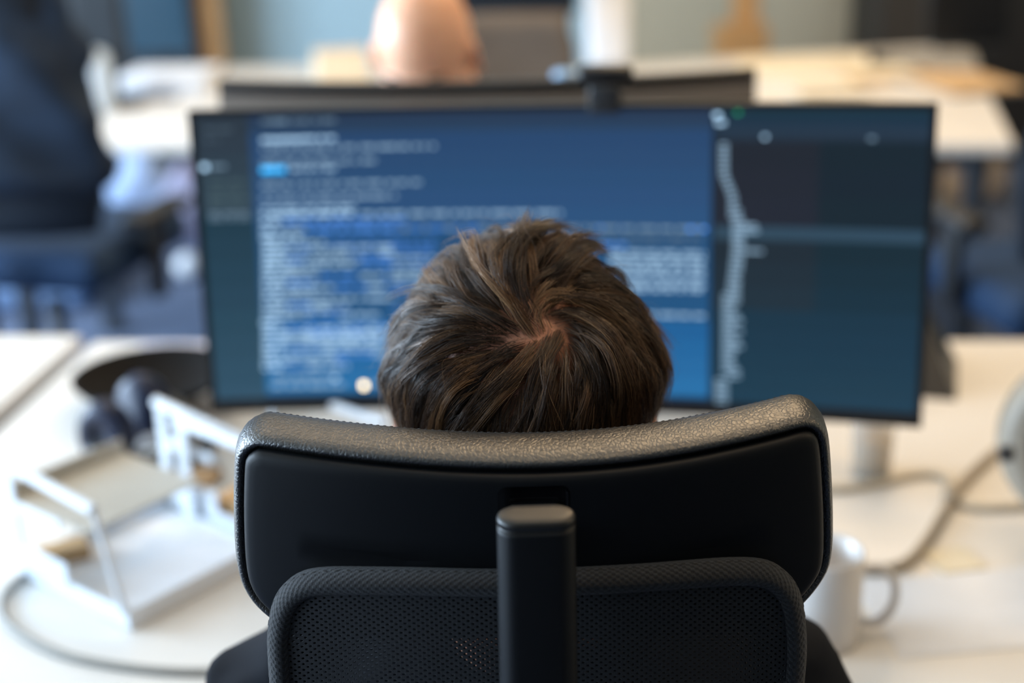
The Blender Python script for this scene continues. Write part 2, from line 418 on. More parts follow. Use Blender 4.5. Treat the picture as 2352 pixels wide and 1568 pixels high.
# opposing monitor, seen from behind
OS = Sheet(tuple(P(1110, 190, 1.90)-Vector((0, 0, .19))), -.06, .07, -.005, .30)
oz = OS.M @ Vector((0, 0, -.3)); oz.z = ZD
eo = empty('monitor', oz, 0, 'monitor of the bald man, seen from behind above the large curved screen', 'monitor')
hw = 1256/F*1.91/2
m_shell = mat('monitor_shell_grey', '#6f665e', .45)
O('casing', curved_slab(OS, -hw, hw, -.17, .19, .008, .03), m_black, eo, OS.M, smooth=False)
O('back_shell', join(curved_slab(OS, -hw+.004, hw-.004, -.16, .173, -.012, .006), curved_slab(OS, -.28, .28, -.1, .12, -.035, -.012)), m_shell, eo, OS.M, smooth=False)
oc = OS.M @ Vector((0, -.02, -.1))
O('stand_neck', box((oc.x, oc.y+.012, ZD+.14), (.06, .03, .27), .006), m_dark, eo)
O('stand_base', box((oc.x, oc.y+.03, ZD+.006), (.22, .18, .012), .005), m_dark, eo)

# ------------------------------------------------------------------ the office chair
m_leather = mat('black_leather', (.012, .0115, .011), .36, var=.15, spec=.9)
N, L, B = nodes(m_leather)
tc = N.new('ShaderNodeTexCoord'); vo = N.new('ShaderNodeTexVoronoi'); vo.feature = 'DISTANCE_TO_EDGE'; vo.inputs['Scale'].default_value = 400
no = N.new('ShaderNodeTexNoise'); no.inputs['Scale'].default_value = 90; no.inputs['Detail'].default_value = 3
ma = N.new('ShaderNodeVectorMath'); ma.operation = 'MULTIPLY_ADD'; ma.inputs[1].default_value = (.006,)*3
mp = N.new('ShaderNodeMapping'); mp.inputs['Scale'].default_value = (1, .55, 1)
L.new(tc.outputs['Object'], no.inputs['Vector']); L.new(no.outputs['Color'], ma.inputs[0]); L.new(tc.outputs['Object'], ma.inputs[2]); L.new(ma.outputs[0], mp.inputs['Vector']); L.new(mp.outputs[0], vo.inputs['Vector'])
cr = N.new('ShaderNodeMapRange'); cr.inputs['From Max'].default_value = .22; L.new(vo.outputs['Distance'], cr.inputs['Value'])
bp = N.new('ShaderNodeBump'); bp.inputs['Strength'].default_value = .28; bp.inputs['Distance'].default_value = .0006
L.new(cr.outputs[0], bp.inputs['Height']); L.new(bp.outputs[0], B.inputs['Normal'])
m_panel = mat('satin_black_plastic', (.0035, .0042, .0055), .5, var=.1, bump=.08, bscale=2500, spec=.2)
m_post = mat('post_black_plastic', (.003, .0037, .005), .46, var=.1, bump=.1, bscale=2500, spec=.3)
HS = Sheet(away((.009, .6655, 1.1978), 1.05), 0, -.0814, 0, 1.35)
ec = empty('office_chair', (.01, .93, 0), 0, 'black office chair with leather headrest and mesh back, nearest the camera', 'office chair')
pan = [(557, 1075), (562, 1048), (577, 1034), (602, 1029), (740, 1049), (890, 1066), (1050, 1078), (1225, 1081), (1400, 1071), (1560, 1050), (1700, 1022), (1800, 998), (1846, 986), (1872, 991), (1886, 1018), (1893, 1100), (1897, 1200), (1895, 1280), (1880, 1325), (1838, 1378), (1780, 1425), (1690, 1440), (1225, 1450), (760, 1450), (680, 1440), (620, 1405), (580, 1360), (561, 1300), (555, 1180)]
pts = [Vector(HS.uv(*p)) for p in pan][::-1]     # clockwise in the image -> reversed to counter-clockwise
out = resample([Vector((p.x, p.y)) for p in spline([(q.x, q.y, 0) for q in pts], 8, True)], 220)
ar = sum(out[i-1].x*out[i].y-out[i].x*out[i-1].y for i in range(len(out)))
SGN = -1 if ar > 0 else 1                        # offset sign so that + is outward
def ring(S_, pts, d, w): return [S_.pt(p.x, p.y, w) for p in offset2(pts, SGN*d)]
def toward(S_, pts, t, w, vc, us=.8, d=0):
    q = offset2(pts, SGN*d); return [S_.pt(p.x+(p.x*us-p.x)*t, p.y+(vc-p.y)*t, w) for p in q]
vc = (max(p.y for p in out)+min(p.y for p in out))/2
# cushion
rings = [toward(HS, out, .5, .006, vc, .85), ring(HS, out, -.006, .006), ring(HS, out, -.0005, .004), ring(HS, out, .0010, .001), ring(HS, out, .0030, .0005), ring(HS, out, .0050, .0030), ring(HS, out, .0065, .0080),
         ring(HS, out, .0078, .0170), ring(HS, out, .0086, .0280), ring(HS, out, .0080, .0380), ring(HS, out, .0064, .0450), ring(HS, out, .0050, .0476), ring(HS, out, .0040, .0474), ring(HS, out, .0040, .0490), ring(HS, out, .0034, .0510), ring(HS, out, -.001, .0560),
         ring(HS, out, -.009, .0610), toward(HS, out, .3, .064, vc, .9, -.009), toward(HS, out, .6, .066, vc, .85, -.009), toward(HS, out, .95, .067, vc, .8, -.009)]
cush = O('headrest_cushion', loft(rings), m_leather, ec, HS.M)
# stitches along the seam
seam = [p for p in ring(HS, resample([Vector((p.x, p.y)) for p in out], 420), .0056, .0472)]
st = []
for i in range(0, 420, 2):
    a, b = Vector(seam[i]), Vector(seam[(i+1) % 420]); st.append(tube([a, a.lerp(b, .4), b], [.0002, .0004, .0002], 5))
O('stitching', join(*st), mat('black_thread', (.02, .018, .016), .8), cush, HS.M)
# back panel with the slot
rings = [toward(HS, out, .95, .004, vc, .8, -.0015), ring(HS, out, -.0015, .004), ring(HS, out, -.0015, .0000), ring(HS, out, -.0020, -.0018), ring(HS, out, -.0034, -.0034), ring(HS, out, -.0055, -.0042), ring(HS, out, -.009, -.0046)]
rings += [toward(HS, out, t, -.0048, vc, .8, -.009) for t in (.25, .5, .75, .95)]
pb = O('t', loft(rings), None, None, None)
s0, s1 = HS.uv(1143, 1107), HS.uv(1308, 1107); sb = HS.uv(1225, 1240)
sw, sh = s1[0]-s0[0], s1[1]-sb[1]; scx, scz = (s0[0]+s1[0])/2, (s1[1]+sb[1])/2
cut = O('c', box((scx, 0, scz), (sw, .05, sh), .0045, 4), None, None, None)
cut.data.transform(Matrix.Identity(4))
bo = pb.modifiers.new('b', 'BOOLEAN'); bo.operation = 'DIFFERENCE'; bo.object = cut; bo.solver = 'EXACT'
me = evalmesh(pb); bpy.data.objects.remove(pb); bpy.data.objects.remove(cut)
pnl = link('headrest_shell', me, m_panel, ec, HS.M, smooth=True)
es = pnl.modifiers.new('e', 'EDGE_SPLIT'); es.split_angle = math.radians(40)
m_gloss = mat('gloss_black', (.006, .006, .007), .15, coat=.6)
O('slot_insert', join(box((scx, .0035, scz), (sw+.004, .003, sh+.004), .002), box((scx, -.0005, scz-.004), (sw*.72, .006, sh-.012), .003),
                      box((scx+sw*.46, -.001, scz), (.0012, .006, sh-.008), .0005)), m_gloss, pnl, HS.M, smooth=False)
# post
Pt = P(1231, 1186, .737); Pb_ = P(1237, 1568, .751); dr = (Pb_-Pt).normalized()
wp_, dp_ = .0206, .0110
def stad(c, s=1, z=0):
    r = []
    hw_, hd = wp_*s if s == 1 else wp_-s, dp_ if s == 1 else dp_-s
    for k in range(40):
        a = 2*PI*k/40; ca, sa = math.cos(a), math.sin(a)
        r.append(c+Vector((math.copysign(hw_-hd, ca)+hd*ca, 0, 0))+Vector((0, 1, 0))*hd*sa+Vector((0, 0, z)))
    return r
pr = []
for t in (.72, .3, .0025, .0): pr.append(stad(Pt+dr*(t+.004)))
hpst = O('headrest_post', loft(pr), m_post, ec)
m_cap = mat('post_cap_plastic', (.011, .010, .009), .42, bump=.1, bscale=1800)
cr_ = [stad(Pt+dr*.0040), stad(Pt+dr*.0036, .0008), stad(Pt+dr*.0028, .0008), stad(Pt+dr*.0024), stad(Pt), stad(Pt-dr*.0012, .0006), stad(Pt-dr*.0020, .002), stad(Pt-dr*.0021, .006)]
O('post_cap', loft(cr_), m_cap, hpst)
O('slider_arm', box((Pt.x, Pt.y+.024, Pt.z-.027), (.02, .035, .018), .004), m_gloss, ec)
# mesh backrest
BS = Sheet(away((.009, .645, 1.12), 1.05), 0, -.09, 0, 1.15)
bk = [(616, 1500), (618, 1440), (628, 1392), (650, 1356), (685, 1332), (730, 1322), (800, 1320), (950, 1321), (1140, 1324), (1325, 1320), (1500, 1311), (1640, 1301), (1730, 1299), (1782, 1309), (1818, 1336), (1840, 1376), (1849, 1430), (1852, 1500)]
bp_ = [Vector(BS.uv(*p)) for p in bk]
vb = bp_[0].y
low = [(bp_[-1].x+.000, vb-.06), (.168, vb-.2), (.185, vb-.35), (.17, vb-.46), (.12, vb-.49), (-.10, vb-.49), (-.152, vb-.46), (-.167, vb-.35), (-.150, vb-.2), (bp_[0].x, vb-.06)]
bp_ = bp_+[Vector(p) for p in low]; bp_ = bp_[::-1]
bo2 = resample([Vector((p.x, p.y)) for p in spline([(q.x, q.y, 0) for q in bp_], 8, True)], 400)
# knit fabric: staggered holes, one transparent layer in front of another
def knit(name, col, a, b, thr, hole=True, bstr=.6, soft=.25):
    m = mat(name, col, .75, var=.15, scale=300, sheen=.15, spec=.35); N, L, B = nodes(m)
    tc = N.new('ShaderNodeTexCoord'); sp = N.new('ShaderNodeSeparateXYZ'); L.new(tc.outputs['UV'], sp.inputs[0])
    def cosn(sock, per):
        q = N.new('ShaderNodeMath'); q.operation = 'MULTIPLY'; q.inputs[1].default_value = 2*PI/per; L.new(sock, q.inputs[0])
        r = N.new('ShaderNodeMath'); r.operation = 'COSINE'; L.new(q.outputs[0], r.inputs[0]); return r.outputs[0]
    ml = N.new('ShaderNodeMath'); ml.operation = 'MULTIPLY'; L.new(cosn(sp.outputs[0], a), ml.inputs[0]); L.new(cosn(sp.outputs[1], b), ml.inputs[1])
    ng = N.new('ShaderNodeTexNoise'); ng.inputs['Scale'].default_value = 5000; L.new(tc.outputs['UV'], ng.inputs['Vector'])
    hb = N.new('ShaderNodeMapRange'); hb.inputs['From Min'].default_value = thr-soft; hb.inputs['From Max'].default_value = thr+.1; hb.inputs['To Min'].default_value = 1; hb.inputs['To Max'].default_value = 0; L.new(ml.outputs[0], hb.inputs['Value'])
    ad = N.new('ShaderNodeMath'); ad.operation = 'MULTIPLY_ADD'; ad.inputs[1].default_value = .5; L.new(ng.outputs['Fac'], ad.inputs[0]); L.new(hb.outputs[0], ad.inputs[2])
    bp = N.new('ShaderNodeBump'); bp.inputs['Strength'].default_value = bstr; bp.inputs['Distance'].default_value = .0006; L.new(ad.outputs[0], bp.inputs['Height']); L.new(bp.outputs[0], B.inputs['Normal'])
    if not hole:  # no openings here: shade of the pits goes into the base colour
        mxp = N.new('ShaderNodeMix'); mxp.data_type = 'RGBA'; src = B.inputs['Base Color'].links[0].from_socket
        L.new(hb.outputs[0], mxp.inputs[0]); mxp.inputs[6].default_value = (.002, .002, .003, 1); L.new(src, mxp.inputs[7]); L.new(mxp.outputs[2], B.inputs['Base Color'])
    if hole:
        gt = N.new('ShaderNodeMath'); gt.operation = 'LESS_THAN'; gt.inputs[1].default_value = thr; L.new(ml.outputs[0], gt.inputs[0]); L.new(gt.outputs[0], B.inputs['Alpha'])
    return m
def sheetuv(o):
    me = o.data; uv = me.uv_layers.new(name='UVMap'); 
    for lp in me.loops:
        c = me.vertices[lp.vertex_index].co; uv.data[lp.index].uv = (c.x, c.z+c.y*.6)
vc2 = (max(p.y for p in bo2)+min(p.y for p in bo2))/2
k_rim = knit('knit_rim', (.011, .0125, .016), .0046, .0040, .30, hole=False, bstr=1.0, soft=.6)
k_in = knit('knit_mesh', (.006, .0072, .0100), .0050, .0036, .52, bstr=.9)
k_in2 = knit('knit_mesh_inner', (.008, .009, .012), .0052, .00375, .30, bstr=.8)
rr = [ring(BS, bo2, -.012, .0135), ring(BS, bo2, -.004, .016), ring(BS, bo2, 0, .012), ring(BS, bo2, .0012, .006), ring(BS, bo2, .0006, .001), ring(BS, bo2, -.0018, -.003), ring(BS, bo2, -.005, -.0048), ring(BS, bo2, -.0085, -.0042), ring(BS, bo2, -.0115, -.001), ring(BS, bo2, -.012, .002)]
rim = O('backrest_rim', loft(rr, loop=True), k_rim, ec, BS.M)
cum = [0]
for i in range(len(rr)): cum.append(cum[-1]+(Vector(rr[(i+1) % len(rr)][0])-Vector(rr[i][0])).length)
per = sum((bo2[i]-bo2[i-1]).length for i in range(400)); uvl = rim.data.uv_layers.new(name='UVMap'); na = round(per/.0046)*.0046/400
for f in rim.data.polygons:
    ks = [rim.data.loops[l].vertex_index % 400 for l in f.loop_indices]; iz = [rim.data.loops[l].vertex_index//400 for l in f.loop_indices]
    for l, k_, i_ in zip(f.loop_indices, ks, iz):
        kk = k_+400 if (k_ == 0 and max(ks) > 300) else k_; ii = len(rr) if (i_ == 0 and max(iz) > 1) else i_
        uvl.data[l].uv = (kk*na, cum[ii])
def inner(w, mt, name, bul):
    q = [toward(BS, bo2, t, w+bul*math.sin(t*PI/2), vc2, .25, -.0112) for t in (0, .1, .25, .45, .7, .98)]
    o = O(name, loft(q, cap0=False), mt, ec, BS.M); sheetuv(o); return o
inner(.0000, k_in, 'backrest_mesh', .006); inner(.0060, k_in2, 'mesh_lining', .007)
sm_ = ring(BS, resample([Vector((p.x, p.y)) for p in bo2], 500), .0008, .0035)
st = [tube([Vector(sm_[i]), Vector(sm_[(i+1) % 500])], .00045, 5) for i in range(0, 500, 2)]
O('rim_stitching', join(*st), mat('black_thread', 0), rim, BS.M)
# seat, column, base
m_fab = mat('black_fabric', (.012, .013, .016), .9, bump=.4, bscale=1500, sheen=.2)
O('seat', ellipsoid((.01, .99, .46), (.25, .26, .05)), m_fab, ec)
O('gas_lift', lathe([(.035, .08), (.035, .25), (.022, .26), (.022, .42)], 24), m_dark, ec, tr(.01, .95, 0))
O('back_bracket', join(box((.01, .665, .46), (.08, .02, .2), .006), box((.01, .78, .40), (.08, .25, .03), .006)), m_dark, ec)
for k in range(5):
    a = k*2*PI/5+.3; d = Vector((math.cos(a), math.sin(a), 0)); c = Vector((.01, .95, 0))
    ba = O('base_arm', tube([c+Vector((0, 0, .11)), c+d*.15+Vector((0, 0, .1)), c+d*.3+Vector((0, 0, .075))], [.028, .024, .018], 12, .7), m_dark, ec)
    O('caster', xf(lathe([(.0, -.02), (.024, -.02), (.029, -.012), (.029, .012), (.024, .02), (0, .02)], 20), tr(*(c+d*.3+Vector((0, 0, .03)))) @ rz(a) @ rx(PI/2)), m_black, ba)

# ------------------------------------------------------------------ people
def skin(name, col, rough=.45): 
    return mat(name, col, rough, var=.12, scale=35, bump=.12, bscale=600, sss=.25)
def head_parts(M, rx_=.0745, ry_=.097, rz_=.103):
    # local: +Y face, +Z crown
    q = [ellipsoid((0, 0, 0), (rx_, ry_, rz_), 40, 28), ellipsoid((0, .030, -.062), (.060, .062, .062), 28, 20),
         ellipsoid((0, .052, -.098), (.034, .036, .028)), ellipsoid((0, .090, .002), (.045, .014, .012)),
         capsule([(0, .094, -.005), (0, .104, -.028), (0, .108, -.040)], [.007, .010, .013]), ellipsoid((-.012, .099, -.044), (.007, .008, .006)), ellipsoid((.012, .099, -.044), (.007, .008, .006)),
         ellipsoid((0, .086, -.070), (.024, .012, .006)), ellipsoid((0, .085, -.080), (.020, .012, .007)),
         ellipsoid((-.044, .060, -.035), (.024, .026, .024)), ellipsoid((.044, .060, -.035), (.024, .026, .024))]
    for s in (-1, 1):
        E_ = tr(s*(rx_+.003), .004, -.030) @ rz(s*-.35) @ rx(-.15)
        ear = [(0, .006+.017*math.cos(a)*.9, .031*math.sin(a)) for a in np.linspace(-2.4, 2.2, 14)]
        q.append(xf(tube([(s*.004, p[1]-.006, p[2]) for p in ear], [.005]*14, 8), E_))
        q.append(xf(ellipsoid((0, 0, -.002), (.005, .014, .026)), E_)); q.append(xf(ellipsoid((0, .004, -.028), (.0055, .008, .009)), E_))
    return xf(join(*q), M)
def hand_parts(w, fwd, side, palm_n, s=1):
    # w wrist, fwd along the hand, side towards the thumb, palm_n away from the palm
    q = [capsule([w, w+fwd*.045, w+fwd*.085], [.026, .034, .036], 14)]
    q = [capsule([w-side*.014, w+fwd*.04-side*.020, w+fwd*.085-side*.026], [.016, .016, .013]), capsule([w+side*.012, w+fwd*.04+side*.018, w+fwd*.088+side*.024], [.017, .016, .013]), capsule([w, w+fwd*.045, w+fwd*.09], [.019, .018, .015])]
    for i, (o, l) in enumerate([(.028, .068), (.0095, .078), (-.0095, .072), (-.028, .056)]):
        b = w+fwd*(.088-.004*abs(i-1.5))+side*o; k = b+fwd*l*.45+palm_n*.010; k2 = b+fwd*l*.75+palm_n*.002; t = b+fwd*l*.95-palm_n*.012
        q.append(capsule([b-fwd*.02, b, k, k2, t], [.010, .0098, .0088, .0082, .0072], 12))
    b = w+fwd*.025+side*.022; q.append(capsule([b, b+fwd*.026+side*.022, b+fwd*.052+side*.032, b+fwd*.07+side*.032-palm_n*.006], [.015, .0115, .010, .008], 12))
    return join(*q)
UPV = Vector((0, 0, 1))
def seated(hc, hM, sh, face, zseat, hands, foot):
    # one closed body surface: head, neck, torso, arms with hands, legs with feet; face = +1 looks to +Y, -1 to -Y
    x = hc.x; f = face; q = [head_parts(hM)]
    nb = Vector((sh.x, sh.y, sh.z+.035)); nt = hM @ Vector((0, -.030, -.075))
    q.append(capsule([nb-Vector((0, 0, .06)), nb, nt], [.062, .056, .052], 18))
    hip = Vector((sh.x, sh.y+f*.03, zseat+.10))
    for t, rx_, ry_ in [(0, .155, .10), (.2, .165, .115), (.45, .160, .115), (.7, .150, .115), (.95, .165, .13)]:
        c = sh.lerp(hip, t)-Vector((0, 0, .05*(1-t))); q.append(ellipsoid(c, (rx_, ry_, .11)))
    for s in (-1, 1):
        s0_ = sh+Vector((s*.178, 0, -.02)); h = hands[0] if s < 0 else hands[1]
        el = sh+Vector((s*.225, f*.09, -.245))
        q.append(capsule([sh+Vector((s*.06, 0, .015)), s0_, s0_.lerp(el, .5), el], [.055, .056, .047, .040], 18))
        q.append(capsule([el, el.lerp(h, .35), h], [.041, .040, .026], 16))
        fw = (h-el); fw.z = 0; fw.normalize(); sd = Vector((-s, 0, 0)); sd = (sd-fw*sd.dot(fw)).normalized()
        q.append(hand_parts(h, fw, sd, UPV))
        kn = hip+Vector((s*.11, f*.46, .0)); ft = Vector((kn.x, kn.y+f*.02, .09))
        q.append(capsule([hip+Vector((s*.085, 0, -.01)), hip.lerp(kn, .5)+Vector((s*.045, 0, 0)), kn], [.092, .08, .06], 18))
        q.append(capsule([kn, kn.lerp(ft, .4), ft], [.058, .056, .038], 16)); q.append(capsule([ft-Vector((0, 0, .04)), ft+Vector((0, f*.09, -.055)), ft+Vector((0, f*.17, -.06))], [.038, .034, .026], 14))
    return q, hip
def eyes(parent, hM, m1, m2):
    for s in (-1, 1):
        O('eye', join(xf(ellipsoid((s*.031, .083, -.014), (.012, .012, .012)), hM)), m1, parent)
        O('eyebrow', xf(tube([(s*.016, .098, .006), (s*.032, .096, .010), (s*.050, .084, .006)], [.002, .0035, .0015], 8), hM), m2, parent)
def shirt_mesh(sh, hip, face, hands, grow=.008, col=None, slv=1.0, vox=.006):
    f = face; q = []
    nb = Vector((sh.x, sh.y, sh.z+.02)); q.append(capsule([nb-Vector((0, 0, .06)), nb], [.066, .062], 18))
    for t, rx_, ry_ in [(0, .155, .10), (.2, .165, .115), (.45, .160, .115), (.7, .150, .115), (.95, .165, .13)]:
        c = sh.lerp(hip, t)-Vector((0, 0, .05*(1-t))); q.append(ellipsoid(c, (rx_+grow, ry_+grow, .11+grow)))
    for s in (-1, 1):
        s0_ = sh+Vector((s*.178, 0, -.02)); h = hands[0] if s < 0 else hands[1]; el = sh+Vector((s*.225, f*.09, -.245))
        q.append(capsule([sh+Vector((s*.06, 0, .015)), s0_, s0_.lerp(el, .5), el], [.055+grow, .058+grow, .049+grow, .044+grow], 18))
        q.append(capsule([el, el.lerp(h, .35), el.lerp(h, .85)], [.043+grow, .042+grow, .030+grow], 16))
    me = remesh(join(*q), vox, 5)
    # soft folds
    n = len(me.vertices); co_ = np.empty(n*3); me.vertices.foreach_get('co', co_); co_ = co_.reshape(-1, 3)
    nr = np.empty(n*3); me.vertices.foreach_get('normal', nr); nr = nr.reshape(-1, 3)
    d = .0022*np.sin(co_[:, 0]*70+6*np.sin(co_[:, 2]*22+co_[:, 1]*17))+.0016*np.sin(co_[:, 2]*95+5*np.sin(co_[:, 0]*40))
    me.vertices.foreach_set('co', (co_+nr*d[:, None]).ravel()); return me
def trousers(hip, face, grow=.008):
    f = face; q = [ellipsoid(hip+Vector((0, 0, -.0)), (.165+grow, .13+grow, .11))]
    for s in (-1, 1):
        kn = hip+Vector((s*.11, f*.46, .0)); ft = Vector((kn.x, kn.y+f*.02, .09))
        q.append(capsule([hip+Vector((s*.085, 0, -.01)), hip.lerp(kn, .5)+Vector((s*.045, 0, 0)), kn], [.10, .09, .070], 18)); q.append(capsule([kn, kn.lerp(ft, .4), ft], [.068, .064, .050], 16))
    return remesh(join(*q), .009, 4)
def person(label, hc, hM, sh, face, zseat, hands, skinm, shirtm, voxel=.0045):
    q, hip = seated(hc, hM, sh, face, zseat, hands, None)
    body = link('person', remesh(join(*q), voxel, 4), skinm); T(body, label, 'person')
    link('shirt', shirt_mesh(sh, hip, face, hands), shirtm, body)
    link('trousers', trousers(hip, face), mat('dark_trousers', '#22252c', .9, bump=.3), body)
    return body, hip
# brown-haired person
HC = Vector((.007, .868, 1.143)); HP = -.26; HM = tr(*HC) @ rz(-.03) @ rx(HP)
SH = Vector((.002, .872, .932))
p1, hip1 = person('person with tousled brown hair seen from behind, sitting in the near office chair', HC, HM, SH, 1, .50,
            [Vector((-.10, 1.23, .772)), Vector((.13, 1.22, .772))], skin('skin_warm', '#c98a6c'), mat('navy_cotton', '#0c1018', .9, bump=.5, bscale=900, spec=.2))
eyes(p1, HM, mat('eye_white', '#d8d4cf', .2), mat('brown_brow', '#2b1c12', .8))

# ---- hair
def hairgen():
    C = np.array(HC); R3 = np.array((HM.to_3x3())); rad = np.array([.0745, .097, .103])
    def uni(v): return v/np.maximum(1e-9, np.linalg.norm(v, axis=-1, keepdims=True))
    tgt = P(1275, 700, .852); 
    wl = uni(R3.T @ (np.array(tgt)-C))           # whorl direction in head space
    def surf(n):    # n unit in head space -> radius of the skull along n
        return 1/np.sqrt(((n/rad)**2).sum(-1, keepdims=True))
    SEED = RNG.uniform(0, 6.28, (6, 3)); FR = RNG.normal(0, 1, (6, 3))
    def noise(p, sc):
        o = np.zeros_like(p)
        for i in range(6): o += np.sin((p @ np.roll(FR, i, 0)[:3].T)*sc+SEED[i])*(.5 if i > 2 else .8)
        return o/2
    dn = uni(R3.T @ np.array([0, 0, -1.0])); up = -dn
    def flow(n, extra=None):
        t = n-wl; t = t-n*(t*n).sum(-1, keepdims=True); ang = np.arccos(np.clip((n*wl).sum(-1, keepdims=True), -1, 1)); t = uni(t)
        sw = np.cross(n, t); a = 1.15*np.exp(-ang/.45)+.12
        t = t*np.cos(a)-sw*np.sin(a)
        top = np.clip((n*up).sum(-1, keepdims=True), 0, 1)
        g = dn-n*(dn*n).sum(-1, keepdims=True)
        t = t+g*1.1*(1-top)**.7
        # top sweeps forward and to the left
        fw = np.array([-1.15, .75, .0]); fw = fw-n*(n*fw).sum(-1, keepdims=True)
        t = t+fw*1.05*np.clip(n[:, 1:2]+.15, 0, 1)*top
        if extra is not None: t = t+extra
        t = t-n*(t*n).sum(-1, keepdims=True)
        return uni(t)
    def roots(k):
        v = uni(RNG.normal(0, 1, (k*3, 3)))
        # leave the face, ears and lower neck bare
        front = (v[:, 1] > .55) & (v[:, 2] < .55); low = v[:, 2] < -.62+.0*v[:, 1]; side = (v[:, 1] > .12) & (v[:, 2] < -.05)
        keep = ~(front | low | side)
        a = np.arccos(np.clip(v @ wl, -1, 1)); 
        e1 = uni(np.cross(wl, R3.T @ np.array([0, 0, 1.0]))); e2 = np.cross(e1, wl); hd = v @ e1; vd = v @ e2
        dd_ = np.sqrt((hd/.17)**2+((vd+.01)/.055)**2); keep &= (RNG.random(len(v)) < np.clip((dd_-.35)*1.8, .16, 1))
        return v[keep][:k]
    def hmax(n):
        t = n[:, 2:3]; up_ = np.clip(t+.1, 0, 1); a = np.arccos(np.clip((n @ wl)[:, None], -1, 1))
        h = .0055+.0175*up_**.8; h = h+.0075*np.clip(.45-np.abs(t-.30), 0, .45)/.45*(np.abs(n[:, 0:1]) > .3)
        h = h*np.clip(.30+a/.5, 0, 1)
        lowf = np.clip(.22+(t+.35)/.75, .2, 1); return h*lowf+.0015
    def length(n):
        t = n[:, 2]; return np.where(t > .3, .080, np.where(t > -.15, .066, .044))
    NP = 11
    def grow(n0, L_, lay, wav, ex):
        k = len(n0); P_ = np.zeros((k, NP, 3)); n = n0.copy(); ds = L_/(NP-1)
        for i in range(NP):
            s = i/(NP-1)
            ramp = np.sqrt(np.clip(np.sin(min(1, s*1.7)*PI/2), 0, 1))
            h = .0006+hmax(n)*lay[:, None]*ramp
            r = surf(n)+h
            P_[:, i] = n*r
            f = flow(n, ex*(.25+.75*s)+noise(n*.1+wav*.012, 60)*.33)
            p = n*r+f*ds[:, None]; n = uni(p)
        return P_
    G = 1500
    gn = roots(G); G = len(gn); glen = length(gn)*RNG.uniform(.75, 1.25, G); glay = RNG.uniform(.3, 1.08, G)**.8
    gex = RNG.normal(0, .30, (G, 3)); gp = grow(gn, glen, glay, RNG.normal(0, 1, (G, 3)), gex)
    # tips lift and curl
    s = np.linspace(0, 1, NP)[None, :, None]; nr = uni(gp)
    gp = gp+nr*(RNG.exponential(.0024, (G, 1, 1)))*np.clip(s-.5, 0, 1)**1.5*3
    side = np.cross(nr[:, 0], uni(gp[:, -1]-gp[:, 0]))[:, None, :]
    gp = gp+side*np.sin(s*RNG.uniform(2, 4.5, (G, 1, 1))+RNG.uniform(0, 6, (G, 1, 1)))*RNG.uniform(.0, .0055, (G, 1, 1))*s
    K = 47000
    cn = roots(K); K = len(cn)
    gi = np.empty(K, int)
    for a in range(0, K, 4000):
        d = cn[a:a+4000] @ gn.T; 
        top3 = np.argpartition(-d, 2, axis=1)[:, :2]; pick = (RNG.random(len(d)) < .12).astype(int); 
        best = np.argmax(d, 1); gi[a:a+4000] = np.where(pick == 1, top3[np.arange(len(d)), 1], best)
    off = cn*surf(cn)-gn[gi]*surf(gn[gi])
    cl = np.where(RNG.random((K, 1, 1)) < .2, RNG.uniform(0, .3, (K, 1, 1)), RNG.uniform(.55, .97, (K, 1, 1)))
    jit = RNG.normal(0, .0006, (K, 1, 3))
    lenf = RNG.uniform(.72, 1.06, (K, 1))
    # resample the guide by a length factor
    ss = np.clip(np.linspace(0, 1, NP)[None]*lenf, 0, 1)*(NP-1); i0 = np.minimum(ss.astype(int), NP-2); fr = (ss-i0)[..., None]
    gg = gp[gi]; ar_ = np.arange(K)[:, None]
    base = gg[ar_, i0]*(1-fr)+gg[ar_, i0+1]*fr
    cp = base+off[:, None, :]*(1-cl*s**.55)+jit*s*2
    # small waves and strays
    amp = np.where(RNG.random(K) < .10, RNG.uniform(.002, .006, K), RNG.uniform(.0001, .0009, K))[:, None, None]
    ph = RNG.uniform(0, 6.28, (K, 1, 3)); fq = RNG.uniform(3, 8, (K, 1, 1)); cp = cp+amp*np.sin(s*fq+ph)*s
    # keep outside the skull
    r = np.linalg.norm(cp, axis=-1, keepdims=True); nn = cp/r; mn = surf(nn)+.0004; cp = np.where(r < mn, nn*mn, cp)
    # flyaways
    FL = 260; fn = roots(FL); FL = len(fn); fp = grow(fn, RNG.uniform(.03, .06, FL), RNG.uniform(.9, 1.25, FL), RNG.normal(0, 1, (FL, 3)), RNG.normal(0, .8, (FL, 3)))
    fp = fp+uni(fp)*RNG.uniform(.001, .011, (FL, 1, 1))*np.linspace(0, 1, NP)[None, :, None]**1.6
    fp = fp+RNG.uniform(.0, .004, (FL, 1, 1))*np.sin(np.linspace(0, 1, NP)[None, :, None]*6+RNG.uniform(0, 6, (FL, 1, 3)))
    cp = np.concatenate([cp, fp]); shade = np.concatenate([np.clip(RNG.normal(.4, .22, K)+.22*RNG.normal(0, 1, len(gn))[gi], 0, 1), RNG.uniform(.5, 1, FL)])
    K = len(cp)
    W = cp @ R3.T+C
    rr_ = np.full(K, .00015)*RNG.uniform(.8, 1.25, K); rr_[-FL:] = .00006
    tap = np.array([1, 1, 1, 1, 1, .97, .92, .85, .72, .52, .22])
    t = np.gradient(W, axis=1); t = uni(t); n0 = uni(W-C); a = uni(np.cross(t, n0)); b = np.cross(a, t)
    V = np.zeros((K, NP, 3, 3))
    for j in range(3):
        an = 2*PI*j/3+PI/2; V[:, :, j] = W+(a*math.cos(an)+b*math.sin(an))*(rr_[:, None, None]*tap[None, :, None])
    V = V.reshape(-1, 3)
